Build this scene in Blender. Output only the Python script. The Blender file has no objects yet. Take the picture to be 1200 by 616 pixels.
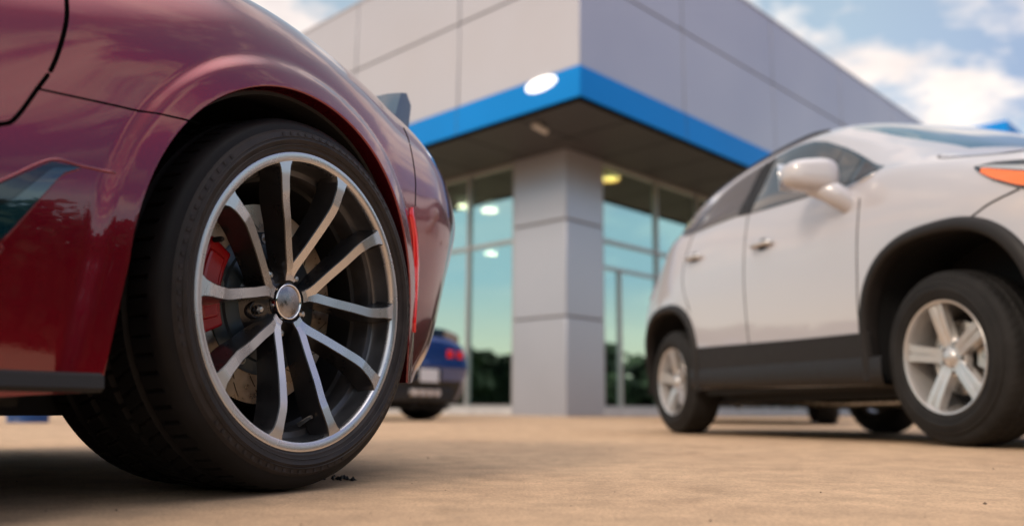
import bpy, bmesh, math, random
import numpy as np
from mathutils import Vector, Matrix
random.seed(7); rng=np.random.RandomState(5)
PI=math.pi
scene=bpy.context.scene
COL=scene.collection

# ------------------------------------------------------------------ materials
def mat(name,color,rough=.5,metal=0.,coat=0.,coat_rough=.03,emit=None,estr=0.,noise=None,bump=None,spec=.5,coords='Object'):
    m=bpy.data.materials.new(name); m.use_nodes=True; nt=m.node_tree; b=nt.nodes['Principled BSDF']
    b.inputs['Base Color'].default_value=(*color,1); b.inputs['Roughness'].default_value=rough
    b.inputs['Metallic'].default_value=metal; b.inputs['Coat Weight'].default_value=coat
    b.inputs['Coat Roughness'].default_value=coat_rough; b.inputs['Specular IOR Level'].default_value=spec
    if emit: b.inputs['Emission Color'].default_value=(*emit,1); b.inputs['Emission Strength'].default_value=estr
    tc=nt.nodes.new('ShaderNodeTexCoord')
    if noise:   # (scale, amount, rough amount)
        n=nt.nodes.new('ShaderNodeTexNoise'); n.inputs['Scale'].default_value=noise[0]; n.inputs['Detail'].default_value=6
        nt.links.new(tc.outputs[coords],n.inputs['Vector'])
        mr=nt.nodes.new('ShaderNodeMapRange'); mr.inputs['From Min'].default_value=.3; mr.inputs['From Max'].default_value=.7
        mr.inputs['To Min'].default_value=1-noise[1]; mr.inputs['To Max'].default_value=1+noise[1]
        nt.links.new(n.outputs['Fac'],mr.inputs['Value'])
        mx=nt.nodes.new('ShaderNodeVectorMath'); mx.operation='SCALE'; mx.inputs[0].default_value=color
        nt.links.new(mr.outputs['Result'],mx.inputs['Scale']); nt.links.new(mx.outputs['Vector'],b.inputs['Base Color'])
        if len(noise)>2:
            m2=nt.nodes.new('ShaderNodeMapRange'); m2.inputs['From Min'].default_value=.3; m2.inputs['From Max'].default_value=.7
            m2.inputs['To Min'].default_value=max(0,rough-noise[2]); m2.inputs['To Max'].default_value=rough+noise[2]
            nt.links.new(n.outputs['Fac'],m2.inputs['Value']); nt.links.new(m2.outputs['Result'],b.inputs['Roughness'])
    if bump:    # (scale, strength, distance)
        n=nt.nodes.new('ShaderNodeTexNoise'); n.inputs['Scale'].default_value=bump[0]; n.inputs['Detail'].default_value=4
        nt.links.new(tc.outputs[coords],n.inputs['Vector'])
        bp=nt.nodes.new('ShaderNodeBump'); bp.inputs['Strength'].default_value=bump[1]; bp.inputs['Distance'].default_value=bump[2]
        nt.links.new(n.outputs['Fac'],bp.inputs['Height']); nt.links.new(bp.outputs['Normal'],b.inputs['Normal'])
    return m
def paint(name,color,metal,flake,rough=.38):
    m=mat(name,color,rough,metal,1.0,.025)
    m.node_tree.nodes['Principled BSDF'].inputs['Coat IOR'].default_value=1.7 if flake else 1.7
    nt=m.node_tree;b=nt.nodes['Principled BSDF']
    tc=nt.nodes.new('ShaderNodeTexCoord')
    # orange peel in the lacquer + metallic flake
    n=nt.nodes.new('ShaderNodeTexNoise'); n.inputs['Scale'].default_value=70; n.inputs['Detail'].default_value=2
    nt.links.new(tc.outputs['Object'],n.inputs['Vector'])
    bp=nt.nodes.new('ShaderNodeBump'); bp.inputs['Strength'].default_value=.05; bp.inputs['Distance'].default_value=.0006
    nt.links.new(n.outputs['Fac'],bp.inputs['Height']); nt.links.new(bp.outputs['Normal'],b.inputs['Coat Normal'])
    if flake:
        v=nt.nodes.new('ShaderNodeTexVoronoi'); v.inputs['Scale'].default_value=900
        nt.links.new(tc.outputs['Object'],v.inputs['Vector'])
        b2=nt.nodes.new('ShaderNodeBump'); b2.inputs['Strength'].default_value=.12; b2.inputs['Distance'].default_value=.0004
        nt.links.new(v.outputs['Distance'],b2.inputs['Height']); nt.links.new(b2.outputs['Normal'],b.inputs['Normal'])
    d=nt.nodes.new('ShaderNodeTexNoise'); d.inputs['Scale'].default_value=9; d.inputs['Detail'].default_value=8
    nt.links.new(tc.outputs['Object'],d.inputs['Vector'])
    mr=nt.nodes.new('ShaderNodeMapRange'); mr.inputs['From Min'].default_value=.45; mr.inputs['From Max'].default_value=.75
    mr.inputs['To Min'].default_value=.02; mr.inputs['To Max'].default_value=.07
    nt.links.new(d.outputs['Fac'],mr.inputs['Value']); nt.links.new(mr.outputs['Result'],b.inputs['Coat Roughness'])
    return m
M={}
M['red']=paint('crimson_paint',(.20,.001,.013),.85,True,.24)
M['blue']=paint('blue_paint',(.001,.05,.27),.5,True)
M['white']=paint('white_paint',(.49,.475,.51),0,False,.45)
M['dark_car']=paint('dark_paint',(.02,.025,.035),.3,False)
M['rubber']=mat('tyre_rubber',(.009,.0085,.009),.5,noise=(14,.3,.10),bump=(260,.15,.001),spec=.16)
M['rubber_side']=mat('lit_dusty_sidewall',(.028,.024,.024),.5,noise=(22,.35,.12),bump=(180,.2,.001),spec=.25)  # lighter than the tread: light on the dusty sidewall put into the colour
M['rubber_suv']=mat('tyre_rubber_grey',(.018,.017,.017),.7,noise=(10,.3,.08),bump=(200,.1,.001),spec=.2)
M['machined']=mat('machined_alloy',(.60,.60,.62),.27,1.0,.3,.1,noise=(9,.07,.03))
M['wheel_dark']=mat('dark_grey_wheel_paint',(.028,.027,.029),.32,.5,.7,.12,noise=(25,.2,.08))
M['wheel_barrel']=mat('grey_wheel_barrel',(.11,.11,.118),.38,.75,.5,.1,noise=(18,.25,.08))
M['silver']=mat('silver_wheel_paint',(.60,.58,.57),.33,.7,.5,.08)
M['chrome']=mat('chrome',(.85,.85,.86),.09,1.0)
M['cap']=mat('brushed_cap',(.33,.32,.33),.28,1.0,noise=(60,.35,.12))
M['steel']=mat('bare_steel',(.55,.53,.5),.3,1.0,noise=(40,.2,.1))
M['disc']=mat('brake_disc_steel',(.48,.39,.30),.32,1.0,noise=(60,.10,.08),bump=(220,.15,.001))
M['hat']=mat('brake_hat',(.05,.07,.085),.35,.4)
M['caliper']=mat('red_caliper_enamel',(.33,.003,.008),.3,0,.5,.1)
M['black']=mat('black_plastic',(.012,.012,.013),.6,bump=(150,.2,.001))
M['liner']=mat('wheel_well_liner',(.006,.006,.007),.8)
M['gloss_black']=mat('gloss_black',(.004,.006,.010),.06,0,1.0)
M['seam']=mat('panel_gap',(.002,.002,.002),1.0,spec=0.)
M['cladding']=mat('grey_plastic_cladding',(.013,.011,.011),.55,noise=(20,.12,.05),bump=(180,.15,.001),spec=.3)
GD=1
M['glass_dark']=mat('tinted_window',(.030,.022,.017),.03,0,.8,.01,spec=.5)
M['glass_brown']=mat('privacy_window',(.040,.026,.022),.25,0,.2,.08,spec=.4)
M['screen']=mat('windscreen_glass',(.006,.09,.15),.02,0,1.0,.01,spec=1.0)  # blue of the reflected sky put into the glass base colour
M['glass_dark'].node_tree.nodes['Principled BSDF'].inputs['Coat IOR'].default_value=1.42
M['red_lens']=mat('red_lens',(.62,.008,.012),.12,0,1.0,emit=(.8,.01,.015),estr=.18)
M['orange_lens']=mat('orange_lens',(.85,.17,.03),.15,0,1.0,emit=(.9,.16,.02),estr=.12)
M['vent_blue']=mat('dark_glossy_trim',(.002,.022,.034),.05,0,1.0,.02,spec=1.)  # teal reflection inside the vent put into the base colour
M['vent_blue'].node_tree.nodes['Principled BSDF'].inputs['Coat IOR'].default_value=1.55
M['spoiler']=mat('sky_tinted_lacquer',(.008,.035,.075),.1,0,1.0,.02)  # blue sky reflection put into the dark lacquer's base colour
M['spoiler'].node_tree.nodes['Principled BSDF'].inputs['Coat IOR'].default_value=2.0
M['tip']=mat('polished_exhaust',(.85,.78,.76),.25,.35,.5)
M['plate']=mat('number_plate_white',(.72,.72,.75),.4)

def fancy_panel(name,color):
    m=mat(name,color,.34,.55,.1,.3,noise=(.35,.05,.04),bump=(.9,.12,.012)); return m
M['panel']=fancy_panel('aluminium_cladding_panel',(.465,.475,.545))
M['band']=mat('blue_aluminium_band',(.0,.23,.68),.45,.3,0,.2,noise=(.5,.05),spec=.2)
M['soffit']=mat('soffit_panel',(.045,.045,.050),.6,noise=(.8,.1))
M['joint']=mat('panel_joint',(.07,.07,.08),.7)
M['mullion']=mat('window_frame_aluminium',(.42,.42,.44),.4,.6)
M['kerb']=mat('kerb_concrete',(.52,.51,.52),.8,noise=(4,.12))
M['room']=mat('showroom_wall',(.16,.145,.125),.7)
M['tile']=mat('showroom_floor',(.3,.28,.26),.25)
M['lamp']=mat('warm_lamp',(1,.85,.6),.5,emit=(1,.86,.62),estr=34)
M['lamp_y']=mat('yellow_lamp',(1,.7,.3),.5,emit=(1,.66,.22),estr=26)
M['oval_glow']=mat('white_glow',(1,.97,.92),.5,emit=(1,.97,.93),estr=1.3)
M['offwhite']=mat('offwhite_housing',(.6,.58,.57),.5)
# reflective shop glass
g=bpy.data.materials.new('reflective_shop_glass'); g.use_nodes=True; nt=g.node_tree; nt.nodes.clear()
o=nt.nodes.new('ShaderNodeOutputMaterial'); mx=nt.nodes.new('ShaderNodeMixShader'); tr=nt.nodes.new('ShaderNodeBsdfTransparent'); gl=nt.nodes.new('ShaderNodeBsdfGlossy')
tr.inputs['Color'].default_value=(.55,.60,.58,1); gl.inputs['Color'].default_value=(.68,.88,.84,1); gl.inputs['Roughness'].default_value=.015
fr=nt.nodes.new('ShaderNodeLayerWeight'); fr.inputs['Blend'].default_value=.35
mr=nt.nodes.new('ShaderNodeMapRange'); mr.inputs['To Min'].default_value=.6; mr.inputs['To Max'].default_value=.95
nt.links.new(fr.outputs['Facing'],mr.inputs['Value']); nt.links.new(mr.outputs['Result'],mx.inputs['Fac'])
nt.links.new(tr.outputs[0],mx.inputs[1]); nt.links.new(gl.outputs[0],mx.inputs[2]); nt.links.new(mx.outputs[0],o.inputs['Surface'])
M['shop_glass']=g

# ------------------------------------------------------------------ helpers
def obj(name,verts,faces,m,parent=None,smooth=False,mats=None,fm=None,normals=None,recalc=True,angle=None):
    me=bpy.data.meshes.new(name); me.from_pydata([tuple(map(float,v)) for v in verts],[],[tuple(int(i) for i in f) for f in faces])
    for x in (mats or [m]): me.materials.append(x)
    if fm is not None: me.polygons.foreach_set('material_index',np.array(fm,dtype=np.int32))
    if recalc:
        bm=bmesh.new(); bm.from_mesh(me); bmesh.ops.recalc_face_normals(bm,faces=bm.faces); bm.to_mesh(me); bm.free()
    if smooth: me.polygons.foreach_set('use_smooth',[True]*len(me.polygons))
    if angle is not None:
        me.polygons.foreach_set('use_smooth',[True]*len(me.polygons))
        me.set_sharp_from_angle(angle=math.radians(angle))
    if normals is not None:
        me.polygons.foreach_set('use_smooth',[True]*len(me.polygons))
        me.normals_split_custom_set_from_vertices([tuple(map(float,n)) for n in normals])
    me.update()
    ob=bpy.data.objects.new(name,me); COL.objects.link(ob)
    if parent: ob.parent=parent
    return ob
def tag(o,label=None,cat=None,group=None,kind=None):
    if label: o['label']=label
    if cat: o['category']=cat
    if group: o['group']=group
    if kind: o['kind']=kind
    return o
def empty(name,loc,rz=0,label=None,cat=None,group=None):
    o=bpy.data.objects.new(name,None); COL.objects.link(o); o.location=loc; o.rotation_euler=(0,0,rz); o.empty_display_size=.1
    return tag(o,label,cat,group)
def merge(parts):
    V=[];F=[];n=0
    for v,f in parts:
        V+= [tuple(x) for x in v]; F+=[tuple(i+n for i in q) for q in f]; n+=len(v)
    return V,F
def boxg(c,size,ax=None):
    c=np.array(c,float); h=np.array(size,float)/2; ax=np.eye(3) if ax is None else np.array(ax,float)
    v=[c+ax[0]*h[0]*i+ax[1]*h[1]*j+ax[2]*h[2]*k for i in(-1,1) for j in(-1,1) for k in(-1,1)]
    f=[(0,1,3,2),(4,6,7,5),(0,4,5,1),(2,3,7,6),(0,2,6,4),(1,5,7,3)]
    return v,f
def bevel(ob,w=.004,seg=2,angle=40):
    md=ob.modifiers.new('bev','BEVEL'); md.width=w; md.segments=seg; md.limit_method='ANGLE'; md.angle_limit=math.radians(angle)
    ob.data.polygons.foreach_set('use_smooth',[True]*len(ob.data.polygons)); 
    ob.data.set_sharp_from_angle(angle=math.radians(60)); return ob
def lathe(profile,n=96,axis_c=(0,0,0),phase=0,a0=0,a1=2*PI,closed=True):
    """profile [(r,w)] spun about the local y axis (w = outwards = -y)."""
    full=abs(a1-a0-2*PI)<1e-6; m=n if full else n+1
    V=[];F=[]; k=len(profile)
    for i in range(m):
        a=a0+(a1-a0)*i/n+phase
        for r,w in profile: V.append((axis_c[0]+r*math.cos(a),axis_c[1]-w,axis_c[2]+r*math.sin(a)))
    for i in range(n):
        j=(i+1)%m
        for q in range(k-1): F.append((i*k+q,i*k+q+1,j*k+q+1,j*k+q))
    return V,F
def tube(path,r,n=8,cap=True):
    P=[Vector(p) for p in path]; V=[];F=[]
    for i,p in enumerate(P):
        t=(P[min(i+1,len(P)-1)]-P[max(i-1,0)]).normalized()
        a=t.cross(Vector((0,0,1)) if abs(t.z)<.9 else Vector((1,0,0))).normalized(); b=t.cross(a)
        rr=r[i] if isinstance(r,(list,tuple)) else r
        for k in range(n):
            q=2*PI*k/n; V.append(p+a*math.cos(q)*rr+b*math.sin(q)*rr)
    for i in range(len(P)-1):
        for k in range(n): F.append((i*n+k,i*n+(k+1)%n,(i+1)*n+(k+1)%n,(i+1)*n+k))
    if cap: F.append(tuple(range(n))); F.append(tuple((len(P)-1)*n+k for k in range(n)))
    return V,F
def cr(P,m):
    """Catmull-Rom along axis 0; m = subdivisions per segment (list)."""
    P=np.asarray(P,float); N=len(P); out=[]
    for i in range(N-1):
        p0=P[i-1] if i>0 else 2*P[0]-P[1]; p1=P[i]; p2=P[i+1]; p3=P[i+2] if i+2<N else 2*P[-1]-P[-2]
        for k in range(m[i]):
            t=k/m[i]; out.append(.5*((2*p1)+(-p0+p2)*t+(2*p0-5*p1+4*p2-p3)*t*t+(-p0+3*p1-3*p2+p3)*t**3))
    out.append(P[-1]); return np.array(out)
def copy_tree(o,parent=None,swap=None):
    c=o.copy(); COL.objects.link(c); c.parent=parent
    if swap and o.type=='MESH' and any(s and s.name in swap for s in o.data.materials):
        for i,s in enumerate(o.data.materials):
            if s.name in swap:
                c.material_slots[i].link='OBJECT'; c.material_slots[i].material=swap[s.name]
    for ch in [x for x in bpy.data.objects if x.parent==o]: copy_tree(ch,c,swap)
    return c

class Body:
    """Left half control net (stations x rows of (s,w,z)) -> dense surface, mirrored about w=wc, wheel openings cut in."""
    def __init__(self,net,wc,mi,mj,arches,flare=None):
        net=np.array(net,float)                       # S,R,3
        self.wc=wc
        D=cr(net,mi); D=np.swapaxes(cr(np.swapaxes(D,0,1),mj),0,1)
        self.U=np.concatenate([[j+k/mj[j] for k in range(mj[j])] for j in range(len(mj))]+[[len(mj)]])
        self.arches=arches; self.flare=flare
        self.D0=D.copy()
        if flare:
            for i in range(D.shape[0]):
                for j in range(D.shape[1]):
                    s,w,z=D[i,j]
                    if w>-.25: D[i,j,1]+=self.fl(s,z)
        self.D=D
        du=np.gradient(D,axis=0); dv=np.gradient(D,axis=1)
        n=np.cross(du,dv); n/=np.linalg.norm(n,axis=2,keepdims=True)+1e-12
        # orient outward (away from centre line, low mid)
        ref=D-np.array([0,wc,.45]); ref[...,0]=0
        sgn=np.sign(np.sum(n*ref,axis=2)); 
        if np.mean(sgn)<0: n=-n
        self.N=n
    def fl(self,s,z):
        t=0
        for a in self.arches:
            r=a['dist'](s,z)
            if r<self.flare[1]:
                r=max(r,0); x=min(1,max(0,(self.flare[1]-r)/.026)); t=max(t,self.flare[0]*(x*x*(3-2*x))+.006*max(0,1-r/.038))
        return t
    def W(self,s,z,umax=6):
        """outer w of the side at (s,z)"""
        D=self.D; jm=int(np.searchsorted(self.U,umax)); cols=D[:,:jm+1]
        if not hasattr(self,'_c'): self._c={}
        key=(round(z,4),umax)
        if key not in self._c:
            ss=[];ww=[]
            for c in cols:
                zz=c[:,2]; ss.append(np.interp(z,zz,c[:,0])); ww.append(np.interp(z,zz,c[:,1]))
            self._c[key]=(np.array(ss),np.array(ww))
        ss,ww=self._c[key]
        return float(np.interp(s,ss,ww))
    def at(self,s,u):
        j=np.interp(u,self.U,np.arange(len(self.U))); j0=int(min(j,len(self.U)-2)); t=j-j0
        c=self.D[:,j0]*(1-t)+self.D[:,j0+1]*t
        return np.array([s,np.interp(s,c[:,0],c[:,1]),np.interp(s,c[:,0],c[:,2])])
    def build(self,classes,parent,tail_dark=None):
        """classes: function (s,w,z,u,side)->key ; returns dict key->(verts,faces,normals)"""
        D=self.D.copy(); ni,nj,_=D.shape
        inside=np.zeros((ni,nj),bool)
        for i in range(ni):
            for j in range(nj):
                s,w,z=D[i,j]
                if self.U[j]<6.2 and w>-.3:
                    for a in self.arches:
                        if a['dist'](s,z)<0: inside[i,j]=True; break
        keepf=[]
        moved=set()
        for i in range(ni-1):
            for j in range(nj-1):
                q=[(i,j),(i+1,j),(i+1,j+1),(i,j+1)]; c=sum(inside[a] for a in q)
                if c==4: continue
                keepf.append(q)
                for a in q:
                    if inside[a]: moved.add(a)
        for (i,j) in moved:
            s,w,z=D[i,j]
            for a in self.arches:
                if a['dist'](s,z)<0:
                    s2,z2=a['proj'](s,z); D[i,j]=(s2,self.W(s2,z2),z2); break
        out={}
        for side in (1,-1):
            for q in keepf:
                c=sum(D[a] for a in q)/4; u=self.U[q[0][1]]+.5*(self.U[q[2][1]]-self.U[q[0][1]])
                k=classes(c[0],c[1],c[2],u,side)
                k2=(k,side) if k!='body' and k[0]!='_' else (k,0)
                V,F,Nn,idx=out.setdefault(k2,([],[],[],{}))
                f=[]
                for a in q:
                    key=(a,side) if a[1]<nj-1 else (a,0)
                    if key not in idx:
                        s,w,z=D[a]; n=self.N[a].copy()
                        if a[1]==nj-1: n[1]=0; n/=np.linalg.norm(n)+1e-9
                        if side<0: w=2*self.wc-w; n=np.array([n[0],-n[1],n[2]])
                        idx[key]=len(V); V.append((s,-w,z)); Nn.append((n[0],-n[1],n[2]))
                    f.append(idx[key])
                if len(set(f))<3: continue
                # orientation
                p=[np.array(V[x]) for x in f]; fn=np.cross(p[2]-p[0],p[3]-p[1])
                if fn@np.array(Nn[f[0]])+fn@np.array(Nn[f[2]])<0: f=f[::-1]
                F.append(tuple(f))
        return out
    def patch(self,s0,s1,zl,zu,off=.004,ns=24,nz=8,umax=6,side=1,thick=.0):
        V=[];F=[]
        for i in range(ns+1):
            s=s0+(s1-s0)*i/ns; a=zl(s); b=max(zu(s),a+1e-4)
            for j in range(nz+1):
                z=a+(b-a)*j/nz; w=self.W(s,z,umax)+off
                if side<0: w=2*self.wc-w
                V.append((s,-w,z))
        for i in range(ns):
            for j in range(nz):
                a=i*(nz+1)+j; F.append((a,a+nz+1,a+nz+2,a+1))
        return V,F
    def seam(self,path,r=.003,off=0,umax=6,side=1,n=6,sub=6):
        P=cr(np.array(path),[sub]*(len(path)-1)); Q=[]
        for s,z in P:
            w=self.W(s,z,umax)+off
            if side<0: w=2*self.wc-w
            Q.append((s,-w,z))
        return tube(Q,r,n)
def lerp(xs,ys): return lambda s: float(np.interp(s,xs,ys))

# ------------------------------------------------------------------ tyre / wheels
def tyre_mesh(prof,groove_w,nseg,sipes=None,sipe_w=None,depth=.006):
    """prof [(r,w)] ; tread grooves at w in groove_w; sipes every 360/sipes deg in the w ranges sipe_w"""
    V=[];F=[];k=len(prof)
    for i in range(nseg):
        a=2*PI*i/nseg
        for r,w in prof:
            rr=r
            if sipes:
                for (w0,w1,ph,skew) in sipe_w:
                    if w1<=w<=w0:
                        t=((a+skew*(w-w0))*sipes/(2*PI)+ph)%1
                        if t<1.0/(nseg/sipes)*1.4: rr-=depth
            V.append((rr*math.cos(a),-w,rr*math.sin(a)))
    for i in range(nseg):
        j=(i+1)%nseg
        for q in range(k-1): F.append((i*k+q,i*k+q+1,j*k+q+1,j*k+q))
    return V,F
def tread_profile(R,w_out,width,rim_r,shoulder=.03,grooves=(.25,.42,.58,.75),gw=.009,gd=.007,bulge=.006,fine=.004):
    """profile from the bead of the outer face over the tread to the inner bead"""
    P=[]
    rs=R-shoulder*.95
    P+=[(rim_r-.012,w_out-.012),(rim_r+.002,w_out-.003),(rim_r+.006,w_out+bulge*.2),(rim_r+.009,w_out+bulge*.2),(rim_r+.012,w_out+bulge*.55),(rim_r+.5*(rs-rim_r),w_out+bulge),(rim_r+.53*(rs-rim_r),w_out+bulge+.0012),(rim_r+.56*(rs-rim_r),w_out+bulge),(rs-.004,w_out+bulge*.3),(rs,w_out-.004)]
    for t in (.2,.4,.6,.8,1.):
        a=t*PI/2; P.append((rs+(R-.004-rs)*math.sin(a),w_out-.004-.034*(1-math.cos(a))))
    w=w_out-.038; wi=w_out-width+.038
    ws=np.arange(w-.003,wi,-fine)
    cs=[w_out-width*g for g in grooves]
    for x in ws:
        cam=(x-(w+wi)/2)/((w-wi)/2); r=R-.004*cam*cam
        if any(abs(x-c)<gw/2 for c in cs): r-=gd
        P.append((r,float(x)))
    for t in (1.,.7,.4,0.):
        a=t*PI/2; P.append((rs+(R-.004-rs)*math.sin(a),w_out-width+.004+.034*(1-math.cos(a))))
    P+=[(rim_r+.5*(rs-rim_r),w_out-width-bulge),(rim_r-.01,w_out-width+.01)]
    return P
def spoke_strip(path,width,top,depth,flare,z0=0.):
    """path [(ang deg, r)], width(r), top(r) -> solid bar; returns verts, faces, face-material (0 machined top, 1 dark)"""
    P=cr(np.array([(r*math.cos(math.radians(a)),r*math.sin(math.radians(a))) for a,r in path]),[7]*(len(path)-1))
    V=[];F=[];Mt=[]
    n=len(P)
    for i,p in enumerate(P):
        t=P[min(i+1,n-1)]-P[max(i-1,0)]; t/=np.linalg.norm(t); nn=np.array([-t[1],t[0]])
        r=float(np.hypot(*p)); h=width(r)/2; y=top(r)+z0; b=.0016
        for off,ww in ((h+flare(r),y-depth(r)),(h+b*.9,y-b),(h,y),(-h,y),(-h-b*.9,y-b),(-h-flare(r),y-depth(r))):
            q=p+nn*off; V.append((q[0],-ww,q[1]))
    for i in range(n-1):
        for k,m in ((0,1),(1,1),(2,0),(3,1),(4,1),(5,1)):
            a=i*6+k; b=i*6+(k+1)%6; F.append((a,b,b+6,a+6)); Mt.append(m)
    F.append(tuple(range(6))); Mt.append(1); F.append(tuple((n-1)*6+k for k in range(6))); Mt.append(1)
    return V,F,Mt
def addm(A,B,off=0):
    n=len(A[0]); A[0].extend(B[0]); A[1].extend(tuple(i+n for i in f) for f in B[1]); A[2].extend(B[2])
def ring_seg(r0,r1,w0,w1,a0,a1,n=24,c=(0,0)):
    V=[];F=[]
    for i in range(n+1):
        a=math.radians(a0+(a1-a0)*i/n)
        for r,w in ((r0,w0),(r1,w0),(r1,w1),(r0,w1)): V.append((c[0]+r*math.cos(a),-w,c[1]+r*math.sin(a)))
    for i in range(n):
        for k in range(4): a=i*4+k; b=i*4+(k+1)%4; F.append((a,b,b+4,a+4))
    F+=[(0,1,2,3),(n*4,n*4+1,n*4+2,n*4+3)]
    return V,F

def sports_wheel(parent,phase=0.,R=.338,width=.325,hi=True,caliper_at=176,pscale=1.):
    rim_r=.268
    # barrel is the wheel's root mesh
    prof=[(rim_r-.014,-.010),(.2505,-.014),(.2490,-.046),(.246,-.050),(.236,-.052),(.2345,-.056),(.2335,-.088)]
    v,f=lathe(prof,120)
    w=obj('wheel',v,f,M['wheel_barrel'],parent,angle=35)
    v,f=lathe([(.2335,-.088),(.226,-.092),(.222,-.30),(.25,-.315)],96); obj('inner_barrel',v,f,M['black'],w,angle=35)
    v,f=lathe([(rim_r-.002,-.016),(rim_r+.0015,-.004),(rim_r+.0005,-.0022),(rim_r-.001,-.0020),(.2535,-.0031),(.2522,-.0042),(.2505,-.014)],144)
    obj('rim_lip',v,f,M['machined'],w,angle=40)
    nseg=720 if hi else 180
    tp=tread_profile(R,0.,width,rim_r,shoulder=.03,grooves=(.23,.4,.6,.77),bulge=.005,fine=.005 if hi else .012)
    sip=dict(sipes=72,sipe_w=[(-.030,-.070,0,0),(-.085,-.125,.35,1.5),(-.135,-.19,.1,-1.5),(-.2,-.245,.6,1.),(-.26,-.30,.2,0)],depth=.006) if hi else {}
    v,f=tyre_mesh(tp,None,nseg,**sip)
    kk=len(tp)-1; fm_=[1 if (q%kk)<9 else 0 for q in range(len(f))]
    t=obj('tyre',v,f,None,w,mats=[M['rubber'],M['rubber_side']],fm=fm_,angle=38)
    if hi:
        # raised rings and moulded ribs on the sidewall
        parts=[]
        for rr in (.281,.296): parts.append(lathe([(rr-.0009,.0052),(rr,.0064),(rr+.0009,.0052)],180))
        rb=random.Random(3)
        for k in range(0,96):
            a=2*PI*k/96
            if (k//6)%4==1: continue
            parts.append(ring_seg(.2985,.3045,.0052-.0014,.0052+.0004-.0014,math.degrees(a),math.degrees(a)+1.2,2))
        v,f=merge(parts); obj('sidewall_rib',v,f,M['rubber_side'],w,angle=40)
    top=lambda r: float(np.interp(r,[.0,.05,.08,.11,.15,.2,.235,.262],[-.062,-.055,-.045,-.035,-.022,-.009,-.0038,-.0031]))
    dep=lambda r: float(np.interp(r,[.03,.1,.2,.235,.262],[.035,.045,.050,.045,.03]))
    fl=lambda r: float(np.interp(r,[.03,.08,.2,.262],[.0,.003,.007,.009]))
    for k in range(5):
        base=9+72*k+phase
        A=([],[],[])
        wl=lambda r: float(np.interp(r,[.03,.07,.10,.16,.225,.245,.262],[.020,.0175,.0165,.0170,.0190,.0245,.044]))
        ax_=base+10.3
        for sg in (1,-1):
            pts_=[(.040,.0005),(.060,.0045),(.100,.0258),(.140,.0460),(.172,.0625),(.190,.0690),(.215,.0750),(.2455,.0805),(.2525,.0822)]
            addm(A,spoke_strip([(ax_+sg*math.degrees(math.atan2(y_,x_)),math.hypot(x_,y_)) for x_,y_ in pts_],wl,top,dep,fl,0. if sg>0 else -.0004))
        ob=obj('spoke',A[0],A[1],None,w,mats=[M['machined'],M['wheel_dark']],fm=A[2],recalc=False,angle=30)
        bm=bmesh.new(); bm.from_mesh(ob.data); bmesh.ops.recalc_face_normals(bm,faces=bm.faces); bm.to_mesh(ob.data); bm.free()
    # hub
    v,f=lathe([(.0,-.071),(.030,-.071),(.052,-.074),(.066,-.086),(.088,-.105),(.092,-.13),(.0,-.13)],60); obj('hub',v,f,M['wheel_dark'],w,angle=40)
    v,f=lathe([(.0,-.0555),(.024,-.0555),(.0295,-.0575),(.0302,-.062)],60); cp=obj('centre_cap',v,f,M['cap'],w,angle=40)
    v,f=lathe([(.0295,-.060),(.0300,-.0555),(.0318,-.0545),(.0335,-.0565),(.034,-.07)],60); obj('cap_ring',v,f,M['chrome'],w,smooth=True)
    for k in range(5):
        a=math.radians(55.3+72*k+phase); cx,cz=.058*math.cos(a),.058*math.sin(a)
        parts=[lathe([(.0,-.069),(.005,-.0695),(.0085,-.073),(.0095,-.078),(.0095,-.1)],6,(cx,0,cz),a)]
        v,f=merge(parts); obj('lug_nut',v,f,M['steel'],w,angle=30)
        v,f=lathe([(.0105,-.100),(.0115,-.0815),(.0165,-.0815),(.0185,-.100)],20,(cx,0,cz)); obj('nut_socket',v,f,M['wheel_dark'],w,smooth=True)
    # brake
    v,f=lathe([(.125,-.118),(.186,-.118),(.1875,-.121),(.1875,-.145),(.186,-.148),(.105,-.148)],120); nf=len(f); fm=[0]*nf
    if hi:
        for q in range(18):
            for r0,r1,da in ((.138,.155,0),(.161,.180,7)):
                A=[];n=6
                for i in range(n+1):
                    r=r0+(r1-r0)*i/n; a=math.radians(q*20+da+ (r-r0)*360)
                    for d in (-.0011,.0011): A.append((r*math.cos(a)-d*math.sin(a),.1175,r*math.sin(a)+d*math.cos(a)))
                b0=len(v); v=list(v)+A; 
                for i in range(n): f.append((b0+2*i,b0+2*i+1,b0+2*i+3,b0+2*i+2)); fm.append(1)
    bd=obj('brake_disc',v,f,None,w,mats=[M['disc'],M['seam']],fm=fm,recalc=False,angle=40)
    v,f=lathe([(.0,-.098),(.100,-.100),(.110,-.103),(.113,-.108),(.128,-.111),(.134,-.1155),(.135,-.135)],72); hat=obj('disc_hat',v,f,M['hat'],bd if False else w,angle=40)
    for q in range(5):
        parts=[]
        a=math.radians(q*72+26); parts.append(lathe([(0,-.103),(.004,-.103),(.006,-.105),(.006,-.116)],6,(.1215*math.cos(a),0,.1215*math.sin(a))))
        parts.append(lathe([(.004,-.107),(.0095,-.107),(.0095,-.116)],12,(.1215*math.cos(a),0,.1215*math.sin(a))))
        v,f=merge(parts); obj('disc_bolt',v,f,M['steel'],w,angle=30)
    c=caliper_at
    parts=[ring_seg(.138,.192,-.082,-.113,c-27,c+27,20),ring_seg(.148,.186,-.077,-.1,c-20,c+20,16),ring_seg(.186,.198,-.088,-.19,c-24,c+24,16)]
    v,f=merge(parts); ob=obj('brake_caliper',v,f,M['caliper'],w); bevel(ob,.006,3)
    a=math.radians(c-24.5)
    v,f=lathe([(0,-.060),(.0035,-.060),(.005,-.064),(.005,-.08)],10,(.186*math.cos(a),0,.186*math.sin(a))); obj('bleed_screw',v,f,M['black'],w,angle=40)
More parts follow.
